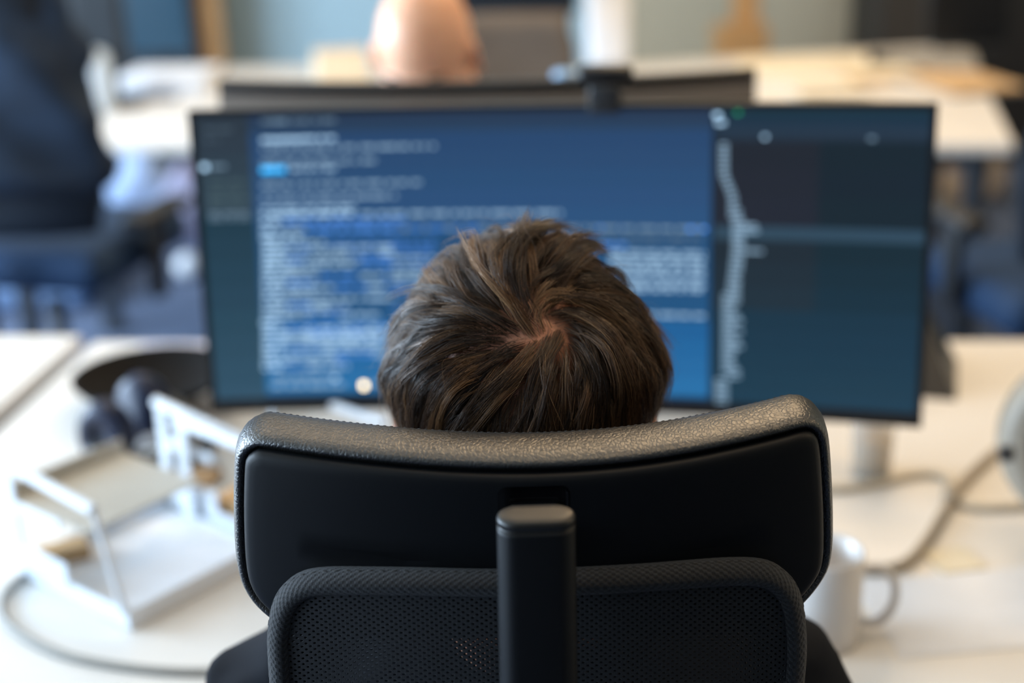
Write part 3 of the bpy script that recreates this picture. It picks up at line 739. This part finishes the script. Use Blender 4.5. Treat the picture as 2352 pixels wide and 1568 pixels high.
    base = (np.arange(K)*NP*3)[:, None, None]+(np.arange(NP-1)*3)[None, :, None]; j = np.arange(3)[None, None, :]; j2 = (j+1) % 3
    Q = np.stack([base+j, base+j2, base+3+j2, base+3+j], -1).reshape(-1, 4)
    me = bpy.data.meshes.new('hair'); me.vertices.add(len(V)); me.vertices.foreach_set('co', V.astype(np.float32).ravel())
    me.loops.add(len(Q)*4); me.loops.foreach_set('vertex_index', Q.astype(np.int32).ravel())
    me.polygons.add(len(Q)); me.polygons.foreach_set('loop_start', np.arange(0, len(Q)*4, 4, dtype=np.int32))
    me.update(calc_edges=True)
    me.polygons.foreach_set('use_smooth', np.ones(len(Q), bool))
    at = me.attributes.new('shade', 'FLOAT', 'POINT'); at.data.foreach_set('value', np.repeat(shade, NP*3).astype(np.float32))
    return me
m_hair = bpy.data.materials.new('brown_hair'); m_hair.use_nodes = True; N, L, B = nodes(m_hair)
at = N.new('ShaderNodeAttribute'); at.attribute_name = 'shade'; cr = N.new('ShaderNodeValToRGB')
cr.color_ramp.elements[0].color = (.022, .012, .007, 1); cr.color_ramp.elements[1].color = (.33, .18, .08, 1)
e_ = cr.color_ramp.elements.new(.5); e_.color = (.105, .053, .025, 1)
L.new(at.outputs['Fac'], cr.inputs[0]); L.new(cr.outputs[0], B.inputs['Base Color'])
B.inputs['Roughness'].default_value = .36; B.inputs['Specular IOR Level'].default_value = .55
hair = link('hair', hairgen(), m_hair, p1, smooth=False); hair['kind'] = 'stuff'

# bald man opposite
hc2 = P(975, 92, 2.26); HM2 = tr(*hc2) @ rz(PI-.22) @ rx(-.62)
SH2 = Vector((hc2.x+.05, hc2.y+.10, hc2.z-.215))
m_bald = skin('skin_pink', '#eeb593', .38)
p2, hip2 = person('bald man in dark blue behind his monitor, head bowed, only his crown and ear visible', hc2, HM2, SH2, -1, .48,
            [Vector((SH2.x-.12, SH2.y-.33, .80)), Vector((SH2.x+.12, SH2.y-.33, .80))], m_bald, mat('blue_shirt', '#1c2c3f', .9, bump=.4, bscale=700), .005)
eyes(p2, HM2, mat('eye_white', 0), mat('brown_brow', 0))

# ------------------------------------------------------------------ office chairs further off
def far_chair(label, x, y, a, seatc, backc, zb0=.62, zb1=1.28, wb=.24, group='office chairs in the background', basem=m_steel, seatz=.50):
    e = empty('office_chair', (x, y, 0), a, label, 'office chair', group); M = tr(x, y, 0) @ rz(a)
    rings = []
    for i in range(13):
        t = i/12; z = zb0+(zb1-zb0)*t; w = wb*(.82+.18*math.sin(PI*min(1, t*1.3+.1)))*(1 if t < .9 else .92); yy = -.24-.05*t+.03*math.cos(t*PI)
        rings.append([(w*math.cos(b), yy+.03*math.sin(b)+.9*(w*math.cos(b))**2, z) for b in np.linspace(0, 2*PI, 24, endpoint=False)])
    O('backrest', loft(rings), backc, e, M); O('seat', box((0, .02, seatz), (.50, .48, .10), .045, 4), seatc, e, M)
    O('back_support', box((0, -.29, .52), (.06, .03, .3), .008), m_dark, e, M)
    O('gas_lift', lathe([(.03, .09), (.03, .25), (.02, .26), (.02, .46)], 20), m_dark, e, M)
    for s in (-1, 1):
        O('armrest', join(box((s*.28, .03, .68), (.07, .24, .03), .012), box((s*.28, .0, .58), (.03, .05, .2), .008)), m_dark, e, M)
    for k in range(5):
        b = k*2*PI/5+.3; d = Vector((math.cos(b), math.sin(b), 0))
        ba = O('base_arm', tube([Vector((0, 0, .12)), d*.16+Vector((0, 0, .11)), d*.31+Vector((0, 0, .08))], [.035, .03, .022], 12, .7), basem, e, M)
        O('caster', xf(lathe([(.0, -.02), (.024, -.02), (.03, -.012), (.03, .012), (.024, .02), (0, .02)], 16), tr(*(d*.31+Vector((0, 0, .03)))) @ rz(b) @ rx(PI/2)), m_black, ba, M)
    return e
m_navy = mat('navy_fabric', '#0a2d4e', .85, bump=.3); m_midn = mat('midnight_mesh_fabric', '#0a1826', .7, var=.35, scale=8); m_grey = mat('blue_grey_plastic', '#7788a8', .5)
far_chair('navy office chair with dark high back at the left edge of the photo', -1.10, 3.28, -.25, m_navy, m_midn, basem=m_grey, wb=.27, zb0=.68, zb1=1.32, seatz=.59)
far_chair('dark blue office chair cut off by the right edge of the photo', 1.25, 3.05, .2, m_navy, m_midn, wb=.25, zb1=1.3)
far_chair('brown-grey upholstered office chair behind the bald man, below a black screen', -.0, 3.25, PI-.05, mat('taupe_fabric', '#4c453e', .85), mat('taupe_back', '#5c534b', .8, var=.2, scale=12), zb1=1.07, wb=.20, zb0=.6)
# jacket hung over the left chair
jk = []
for i in range(14):
    t = i/13; z = .80+.50*t; r = .285-.07*t*t+.012*math.sin(i*1.9)
    jk.append([(-1.14+r*math.cos(b)*(1+.05*math.sin(5*b+i)), 3.0+.085*math.sin(b)*(1+.25*math.sin(4*b+i*.7))+.02, z+.015*math.sin(3*b)) for b in np.linspace(0, 2*PI, 40, endpoint=False)])
T(O('jacket', loft(jk), mat('mottled_blue_cloth', '#1b2c40', .85, var=.75, scale=14, bump=.5, bscale=60)), 'mottled blue-grey jacket draped over the high back of the left chair', 'jacket')

# ------------------------------------------------------------------ things on the far desks
def far_monitor(label, px0, px1, y, pybot, pytop, scol, group='dark monitors on the far desks', k=1.0, yaw_=-.1):
    a, b = PY(px0, pybot, y), PY(px1, pybot, y); w = b.x-a.x; zt = PY((px0+px1)/2, pytop, y).z; z0 = (a.z+b.z)/2; cx_ = (a.x+b.x)/2
    e = empty('monitor', (cx_, y, ZD), yaw_, label, 'monitor', group); M = tr(cx_, y, 0) @ rz(yaw_)
    O('casing', box((0, .02, (z0+zt)/2), (w, .03, zt-z0), .006), m_black, e, M)
    O('screen', box((0, .003, (z0+zt)/2), (w-.02, .004, zt-z0-.02), 0), scol, e, M, smooth=False)
    O('stand_neck', box((0, .05, (ZD+zt)/2-.05), (.05, .025, zt-ZD-.1), .005), m_dark, e, M)
    O('stand_base', box((0, .05, ZD+.006), (.22, .18, .012), .005), m_dark, e, M)
    return e
scr_dk = mat('screen_off', (.006, .010, .016), .25); scr_teal_refl = emis('screen_teal_reflection', '#1c5272', .8); scr_gry = emis('screen_slate', '#26343e', .7)  # teal screen: its bluish reflection is put in as emission
far_monitor('monitor with a dull teal screen on the desk beyond at upper left', 292, 448, 4.72, 128, -170, scr_teal_refl)
far_monitor('monitor with a slate-grey screen beside the teal one at upper left', 176, 290, 4.3, 150, -190, scr_gry)
far_monitor('wide black screen at the top centre right of the bald head', 1040, 1326, 4.45, 34, -190, scr_dk)
far_monitor('black screen at the upper right corner above the cream desk', 2128, 2312, 4.95, 100, -150, mat('screen_black', (.002, .002, .002), .4))
def onz(px, py, z=ZD): return PZ(px, py, z)
# white canister, tower, stacks
c = onz(222, 258); k = c.y/ (PY(222, 100, c.y).y); top = PY(215, 112, c.y).z
T(O('canister', lathe([(.0, ZD), (.050, ZD), (.054, ZD+.02), (.056, top-.03), (.048, top-.008), (.02, top), (0, top)], 28), mat('pale_blue_enamel', '#c9dcf0', .3), M=tr(c.x, c.y, 0)), 'rounded white canister standing at the left end of the far white desk', 'canister')
c = onz(1384, 148); w = 104/F*4.75
T(O('air_purifier', join(box((0, 0, ZD+.21), (w*.95, .14, .42), .03, 4), box((0, -.071, ZD+.3), (w*.5, .004, .15), .001)), mat('white_plastic', '#e8edf5', .3), M=tr(c.x+.02, c.y, 0) @ rz(-.1)), 'tall white upright box on the far desk right of the black screen', 'box')
def stack(name, label, px, py, sx, sy, n, cols, h=.012, rot=-.12, cat='papers', grp='papers spread on the far cream desk', z=ZD):
    c = onz(px, py, z); e = empty(name, (c.x, c.y, z), rot, label, cat, grp); M = tr(c.x, c.y, z) @ rz(rot)
    for i in range(n):
        O('sheet', box((random.uniform(-.01, .01), random.uniform(-.01, .01), h*(i+.5)), (sx, sy, h*.9), .001), cols[i % len(cols)], e, M @ rz(random.uniform(-.06, .06)), smooth=False)
    return e
m_pap = mat('cream_paper', '#e9dcc0', .8); m_pap2 = mat('tan_card', '#c9a77c', .8); m_pap3 = mat('white_paper', '#e6e8ec', .7); m_pap4 = mat('grey_card', '#9a958c', .8)
stack('paper_pile', 'low pile of pale cream papers at the left end of the far cream desk', 1810, 175, .30, .34, 3, [m_pap, m_pap3])
stack('paper_pile', 'tan and cream sheets spread in the middle of the far cream desk', 1960, 165, .26, .4, 2, [m_pap2, m_pap], rot=.2)
stack('paper_pile', 'flat tan folders toward the right end of the far cream desk', 2120, 150, .34, .3, 2, [m_pap2, m_pap4], rot=-.3)
stack('notebook', 'grey notebook with cream pages lying near the front of the far cream desk', 1900, 215, .2, .15, 2, [m_pap4, m_pap], rot=.1)
stack('paper_pile', 'shallow stack of tan sheets at the front right of the far cream desk', 2210, 200, .24, .3, 2, [m_pap4, m_pap2], rot=.25)
stack('paper_pile', 'white papers piled on the far white desk beside the large monitor', 395, 205, .28, .2, 5, [m_pap3], grp=None)
c = onz(785, 185); bt = PY(785, 118, c.y).z
e = empty('carton', (c.x, c.y, ZD), 0, 'cream cardboard carton on the far desk left of the bald head', 'box')
O('carton_body', box((0, 0, (bt-ZD)/2), (.165, .15, bt-ZD), .004), mat('cream_card', '#e2d0b4', .8), e, tr(c.x, c.y, ZD) @ rz(.2), smooth=False)
O('tape', box((0, 0, (bt-ZD)+.001), (.167, .03, .002), 0), m_pap2, e, tr(c.x, c.y, ZD) @ rz(.2), smooth=False)
# light blue cup behind the webcam
c = PY(1300, 215, 2.05); c.z = ZD
e = empty('bottle', (c.x, 2.05, ZD), 0, 'pale blue bottle whose top shows just left of the webcam', 'bottle')
tz = PY(1300, 162, 2.05).z
O('bottle_body', lathe([(0, 0), (.026, 0), (.028, .01), (.028, tz-ZD-.08), (.020, tz-ZD-.05), (.018, tz-ZD-.03)], 24), mat('pale_blue_plastic', '#8db4d8', .3), e, tr(c.x, 2.05, ZD))
O('cap', lathe([(.019, tz-ZD-.032), (.0195, tz-ZD-.004), (.016, tz-ZD), (0, tz-ZD)], 24), mat('pale_blue_plastic', 0), e, tr(c.x, 2.05, ZD))
# dark cabinet behind right
c0, c1 = PY(2005, 100, 6.4), PY(2420, 100, 6.4)
e = empty('cabinet', ((c0.x+c1.x)/2, 6.4, 0), 0, 'tall dark cabinet against the back wall at upper right', 'cabinet')
wd = c1.x-c0.x
O('cabinet_body', box((0, .0, 1.0), (wd, .5, 2.0), .006), mat('dark_brown_laminate', '#1d1a18', .5), e, tr((c0.x+c1.x)/2, 6.6, 0), smooth=False)
O('door', box((-wd*.25, -.26, 1.0), (wd*.48, .02, 1.96), .004), mat('umber_laminate', '#3b352e', .45), e, tr((c0.x+c1.x)/2, 6.6, 0), smooth=False)
O('door', box((wd*.25, -.26, 1.0), (wd*.48, .02, 1.96), .004), mat('dark_brown_laminate', 0), e, tr((c0.x+c1.x)/2, 6.6, 0), smooth=False)
# dark partition at upper left behind the chair
c1 = PY(452, 100, 6.6)
struct(O('door_1', box((-2.2, 6.6, 1.2), (2*(c1.x+2.2), .06, 2.4), .005), mat('dark_slate_panel', '#26323c', .6), smooth=False))

# under the far desks
def bag(name, label, px, py, y, r, col, seed, cat='bag'):
    c = PY(px, py, y); h = max(.1, c.z); rnd = random.Random(seed); rings = []
    for i in range(11):
        t = i/10; z = max(0.0, h-r*1.6)*(1-t)*0+(h+r)*t; q = math.sin(PI*min(1, .12+t*.9))**.6*r*(1-.35*t)
        rings.append([(q*math.cos(b)*(1+.13*math.sin(5*b+i*.8+seed)), q*.75*math.sin(b)*(1+.13*math.sin(4*b-i+seed)), z) for b in np.linspace(0, 2*PI, 32, endpoint=False)])
    return T(O(name, loft(rings), mat(name+'_'+col.strip('#'), col, .6, bump=.6, bscale=25, dist=.01), M=tr(c.x, y, 0)), label, cat)
bag('plastic_bag', 'crumpled pale blue bag on the floor beyond the far white desk', 318, 420, 5.6, .17, '#9db3d6', 1)
bag('tote_bag', 'slumped lavender-grey bag under the far desk close to the large monitor', 425, 430, 5.4, .11, '#9896b0', 5)
bag('paper_bag', 'tan paper bag standing under the far cream desk', 2175, 440, 5.5, .09, '#b49c82', 2)
bag('tote_bag', 'beige cloth bag right of the tan one under the far cream desk', 2262, 400, 5.7, .11, '#a89686', 3)
c = PZ(432, 620, .03)
T(O('ball', ellipsoid((c.x, c.y, .045), (.045, .045, .045)), m_pap3), 'small white ball on the carpet left of the large monitor', 'ball')
c = PZ(60, 640, .08)
e = empty('pouf', (c.x-.1, c.y, 0), 0, 'low blue-grey floor cushion at the left edge under the navy chair', 'floor cushion')
O('cushion', box((0, 0, .07), (.75, .5, .14), .06, 5), mat('blue_grey_fabric', '#7f9cc4', .9, bump=.3), e, tr(c.x-.12, c.y+.1, 0)); O('piping', tube([(.36*math.cos(b), .24*math.sin(b), .07) for b in np.linspace(0, 2*PI, 40)], .006, 8), mat('blue_grey_piping', '#5c6f92', .8), e, tr(c.x-.12, c.y+.1, 0))

# ------------------------------------------------------------------ things on the near desk
# white metal two-tier letter tray
m_wm = mat('white_powder_coat', '#dfe6ee', .35, var=.01); m_gm = mat('grey_powder_coat', '#b6b4ac', .45)
c0 = PZ(48, 1322, ZD); cN = PZ(300, 1450, ZD); ax = (cN-c0); LA = ax.length; ax.normalize(); bx = Vector((-ax.y, ax.x, 0)); LB = .205
MT = Matrix(((ax.x, bx.x, 0, c0.x), (ax.y, bx.y, 0, c0.y), (0, 0, 1, ZD), (0, 0, 0, 1)))
et = empty('letter_tray', c0, 0, 'white metal two-tier letter tray standing at an angle on the near desk', 'letter tray')
HT = .14
O('base_tray', join(box((LA/2, LB/2, .004), (LA, LB, .003), .001), box((LA-.001, LB/2, .012), (.003, LB, .022), .001), box((.001, LB/2, .012), (.003, LB, .022), .001), box((LA/2, .001, .012), (LA, .003, .022), .001), box((LA/2, LB-.001, .012), (LA, .003, .022), .001)), m_wm, et, MT, smooth=False)
for yy in (0, LB):
    O('side_frame', join(box((.007, yy, HT/2), (.016, .004, HT), .001), tube([(0, yy, HT), (.16, yy, HT-.012)], .0065, 10), tube([(.16, yy, HT-.012), (.19, yy, .02)], .004, 10), box((.05, yy, HT-.05), (.09, .003, .012), .001), box((.05, yy, .03), (.09, .003, .03), .001)), m_wm, et, MT, smooth=False)
O('upper_shelf', join(box((.07, .075, HT-.045), (.14, .15, .003), .001), box((.003, .075, HT-.037), (.003, .15, .02), .001)), m_gm, et, MT, smooth=False)
O('paper_sheet', box((LA/2+.012, LB/2, .0075), (LA*.8, LB*.85, .003), .0005), m_pap3, et, MT, smooth=False)
# second white upright tray behind the headrest
c1 = PZ(432, 1198, ZD); MT2 = Matrix(((ax.x, bx.x, 0, c1.x), (ax.y, bx.y, 0, c1.y), (0, 0, 1, ZD), (0, 0, 0, 1)))
et2 = empty('magazine_file', c1, 0, 'white metal upright file with an open side just left of the headrest', 'magazine file')
HT2 = .132
O('frame', join(box((.006, 0, HT2/2), (.02, .004, HT2), .001), tube([(0, 0, HT2), (.2, 0, HT2-.004)], .0075, 10), tube([(0, 0, .006), (.2, 0, .006)], .006, 10), box((.2, 0, HT2/2), (.012, .004, HT2), .001), box((.1, .07, .003), (.2, .14, .004), .001), tube([(0, .14, HT2), (.2, .14, HT2-.004)], .005, 10), box((.005, .14, HT2/2), (.01, .004, HT2), .001)), m_wm, et2, MT2, smooth=False)
O('back_plate', box((.1, .138, HT2/2-.02), (.19, .002, HT2-.06), .0005), m_gm, et2, MT2, smooth=False)
# box of tan envelopes in it
T(O('envelope', box((.10, .07, .02), (.15, .10, .028), .002), mat('kraft_paper', '#c8a57a', .8), M=MT2, smooth=False), 'tan envelopes lying in the white upright file left of the headrest', 'envelopes')
c = PZ(120, 1312, ZD)
T(O('wooden_block', box((0, 0, .012), (.055, .03, .02), .003), mat('kraft_paper', 0), M=tr(c.x+.012, c.y+.012, ZD+.005) @ rz(.5), smooth=False), 'small tan wooden block in the left corner of the letter tray', 'block')
# black bowl-like dish
c = PZ(352, 945, ZD)
dz = .085
e = empty('fruit_bowl', (c.x, c.y, ZD), 0, 'wide shallow black bowl on the near desk left of the large monitor', 'bowl')
O('bowl_shell', lathe([(0, .0), (.035, 0), (.04, .012), (.075, .024), (.105, .042), (.113, .052), (.110, .052), (.10, .042), (.07, .028), (.035, .018), (0, .016)], 40), mat('black_lacquer', (.004, .0035, .0035), .8, spec=.15), e, tr(c.x, c.y+.02, ZD))
O('foot_ring', lathe([(.036, 0), (.042, 0), (.042, .006), (.036, .006)], 32, True), m_black, e, tr(c.x, c.y+.02, ZD))
T(O('desk_back_strip', box((0, 0, .002), (.2, .03, .004), .001), mat('lavender_strip', '#c9c6d2', .5), M=tr(c.x+.02, 2.125, ZD) @ rz(-.05)), 'pale lavender strip along the back edge of the near desk behind the black bowl', 'strip')  # pale strip added over the desk's own rear part
# headphones
hp = PZ(310, 1125, ZD); eh = empty('headphones', hp, 0, 'navy and black headphones lying between the bowl and the letter tray', 'headphones')
A_ = P(235, 985, 1.72); B_ = P(345, 935, 1.76); A_.z = max(A_.z, ZD+.05); 
m_nv = mat('navy_plastic', '#14203c', .4)
def cup(Pc, rot, name):
    O(name, xf(lathe([(0, -.016), (.030, -.016), (.037, -.008), (.038, .006), (.033, .014), (.02, .014), (.018, .006), (0, .006)], 28), tr(*Pc) @ rot @ Matrix.Diagonal((1.0, 1.3, 1.3, 1))), m_nv, eh)
cA, cB = PZ(248, 1000, ZD+.045), PZ(332, 938, ZD+.05)
dd = (cB-cA).normalized(); q_ = dd.to_track_quat('Z', 'Y').to_matrix().to_4x4(); cup(cA, q_ @ rx(PI), 'ear_cup'); cup(cB, q_, 'ear_cup')
side_ = Vector((dd.y, -dd.x, 0)); mid = (cA+cB)/2; hb = []
for t in np.linspace(0, PI, 20): hb.append(mid-dd*.075*math.cos(t)+side_*.11*math.sin(t)+Vector((0, 0, -.028*math.sin(t))))
O('headband', tube(hb, .014, 10, .7), m_black, eh)
T(O('tape_roll', xf(lathe([(.014, -.009), (.024, -.009), (.024, .009), (.014, .009)], 28, True), tr(hp.x+.012, hp.y+.055, ZD+.025) @ rx(PI/2-.3) @ ry(.4)), mat('pale_tape', '#cfd3dc', .3)), 'roll of pale tape standing between the headphone cups', 'tape roll')
T(O('wallet', box((0, 0, .008), (.10, .035, .016), .006, 3), mat('brown_leather', '#b08a62', .5), M=tr(hp.x+.055, hp.y+.02, ZD+.0) @ rz(-.1)), 'tan leather case beside the headphones', 'case')
# cables
m_cab = mat('grey_cable', '#8d8a84', .5); m_cabl = mat('taupe_cable', '#a39684', .5)
def cable(label, pts, r, m, grp='desk cables'):
    return T(O('cable', tube(spline([onz(a, b, ZD+r*(1+h)) for a, b, h in pts], 10), r, 8), m), label, 'cable', grp)
cable('grey cable looping in front of the white letter tray', [(110, 1300, 0), (50, 1325, 0), (8, 1370, 0), (10, 1420, 0), (70, 1470, 0), (170, 1510, 0), (330, 1536, 0), (480, 1542, 0), (620, 1530, 0)], .0042, m_cab)
cable('taupe cable curving from the mug up to the right edge', [(1900, 1290, 0), (1960, 1303, 0), (2020, 1308, 0), (2080, 1292, 0), (2125, 1245, 0), (2165, 1180, 0), (2200, 1125, 0), (2250, 1070, 0), (2300, 1030, 0), (2370, 1005, 0)], .0062, m_cabl)
cable('pale cable waving behind the right end of the headrest', [(1820, 1122, 0), (1930, 1122, 0), (2020, 1108, 0), (2090, 1092, 0), (2140, 1088, 0), (2180, 1105, 0), (2200, 1150, 0), (2260, 1165, 0), (2370, 1160, 0)], .0048, mat('pale_cable', '#c9bda8', .5))
c = onz(2185, 1150)
T(O('cable_clip', box((0, 0, .010), (.018, .03, .018), .004), m_cabl, M=tr(c.x, c.y, ZD) @ rz(-.5)), 'small taupe clip where the two right-hand cables cross', 'clip')
# mug
mc = PZ(1885, 1462, ZD); m_mug = mat('mug_glaze', '#ddd8d4', .25)
em = empty('mug', (mc.x, mc.y, ZD), 0, 'white mug on the near desk, half hidden by the chair, handle to the right', 'mug')
MR, MH = .038, .098
O('mug_body', lathe([(0, 0), (MR-.004, 0), (MR, .004), (MR, MH-.002), (MR-.0015, MH), (MR-.004, MH-.002), (MR-.0045, .01), (0, .006)], 40), m_mug, em, tr(mc.x, mc.y, ZD))
O('handle', tube(spline([(MR-.003, 0, MH*.78), (MR+.018, 0, MH*.80), (MR+.031, 0, MH*.62), (MR+.029, 0, MH*.35), (MR+.014, 0, MH*.18), (MR-.003, 0, MH*.2)], 6), .0055, 12, .8), m_mug, em, tr(mc.x, mc.y, ZD) @ rz(-.1))
# glass tumbler
gc = PZ(2000, 1085, ZD)
m_cg = mat('clear_glass', '#efe9df', .05); nodes(m_cg)[2].inputs['Alpha'].default_value = .35
eg = empty('tumbler', (gc.x, gc.y, ZD), 0, 'clear tumbler with pale brown drink below the right corner of the screen', 'glass')
O('glass_wall', lathe([(0, 0), (.024, 0), (.028, .09), (.0265, .09), (.0225, .006), (0, .006)], 32), m_cg, eg, tr(gc.x, gc.y, ZD))
O('drink', lathe([(0, .007), (.0215, .007), (.0235, .05), (0, .05)], 32), mat('pale_tea', '#c8b08c', .2), eg, tr(gc.x, gc.y, ZD))
# note pad and sticky note at right
c = onz(2190, 1290); T(O('sticky_note', box((0, 0, .0015), (.05, .05, .003), .0005), mat('cream_note', '#e2d8c0', .8), M=tr(c.x, c.y, ZD) @ rz(.2), smooth=False), 'pale cream note on the desk right of the mug', 'note')
c = onz(2240, 1400); T(O('paper_sheet', box((0, 0, .0006), (.21, .15, .0012), 0), m_pap3, M=tr(c.x, c.y, ZD) @ rz(.1), smooth=False), 'white sheet of paper at the lower right corner of the desk', 'paper')
# round device at the right edge
rc = PZ(2490, 1250, ZD)
ed = empty('desk_speaker', (rc.x, rc.y, ZD), 0, 'rounded taupe desk speaker cut off by the right edge of the photo', 'speaker')
m_tp = mat('taupe_plastic', '#a59c8e', .45)
FM = tr(rc.x, rc.y, ZD+.125) @ rz(-.35) @ rx(PI/2-.15)
O('speaker_body', xf(lathe([(0, -.05), (.06, -.05), (.09, -.035), (.104, 0), (.098, .03), (.088, .04), (.075, .036), (0, .034)], 48), FM), m_tp, ed)
O('cone', xf(lathe([(.07, .037), (.066, .040), (.03, .036), (.022, .041), (0, .044)], 36), FM), m_dark, ed)
O('volume_knob', xf(lathe([(0, 0), (.009, 0), (.009, .01), (.007, .012), (0, .012)], 20), tr(rc.x-.105, rc.y-.035, ZD+.13) @ ry(-PI/2)), m_black, ed)
O('speaker_foot', lathe([(0, 0), (.05, 0), (.053, .008), (.03, .03), (0, .034)], 32), m_tp, ed, tr(rc.x, rc.y, ZD))
# black desk phone behind the right end of the screen
pc = PZ(2190, 912, ZD)
ep = empty('desk_phone', (pc.x, pc.y, ZD), 0, 'black wedge-shaped desk phone showing beyond the right side of the large monitor', 'phone')
wed = loft([[(-.09+.0*x, -.075, 0), (-.09, .09, 0), (-.09, .09, .11), (-.09, .03, .115)] if x == 0 else [(.055, -.075, 0), (.055, .09, 0), (-.01, .09, .11), (-.01, .03, .115)] for x in (0, 1)])
O('phone_body', wed, m_black, ep, tr(pc.x-.03, pc.y+.075, ZD) @ rz(-.3), smooth=False)
O('handset', xf(capsule([(0, -.07, 0), (0, -.03, .012), (0, .03, .012), (0, .07, 0)], [.022, .014, .014, .022]), tr(pc.x-.09, pc.y+.07, ZD+.06) @ rz(-.3) @ rx(.9)), m_black, ep)
O('highlight_dot', ellipsoid((pc.x-.045, pc.y+.115, ZD+.118), (.006, .006, .006)), mat('pale_highlight', '#e8dcc8', .2), ep)  # pale knob added as a bright highlight dot

# ------------------------------------------------------------------ world and output look
wd_ = bpy.data.worlds.new('World'); S.world = wd_; wd_.use_nodes = True
bg = wd_.node_tree.nodes['Background']; bg.inputs[0].default_value = (.55, .75, 1, 1); bg.inputs[1].default_value = .6
S.view_settings.view_transform = 'Standard'; S.view_settings.look = 'None'; S.view_settings.gamma = 1; S.view_settings.use_curve_mapping = False
S.view_settings.exposure = 0
S.cycles.max_bounces = 6; S.cycles.diffuse_bounces = 3; S.cycles.glossy_bounces = 3; S.cycles.transmission_bounces = 4; S.cycles.transparent_max_bounces = 8
S.cycles.caustics_reflective = False; S.cycles.caustics_refractive = False; S.cycles.sample_clamp_indirect = 3
S.cycles.use_denoising = True; S.cycles.use_adaptive_sampling = True; S.cycles.adaptive_threshold = .015
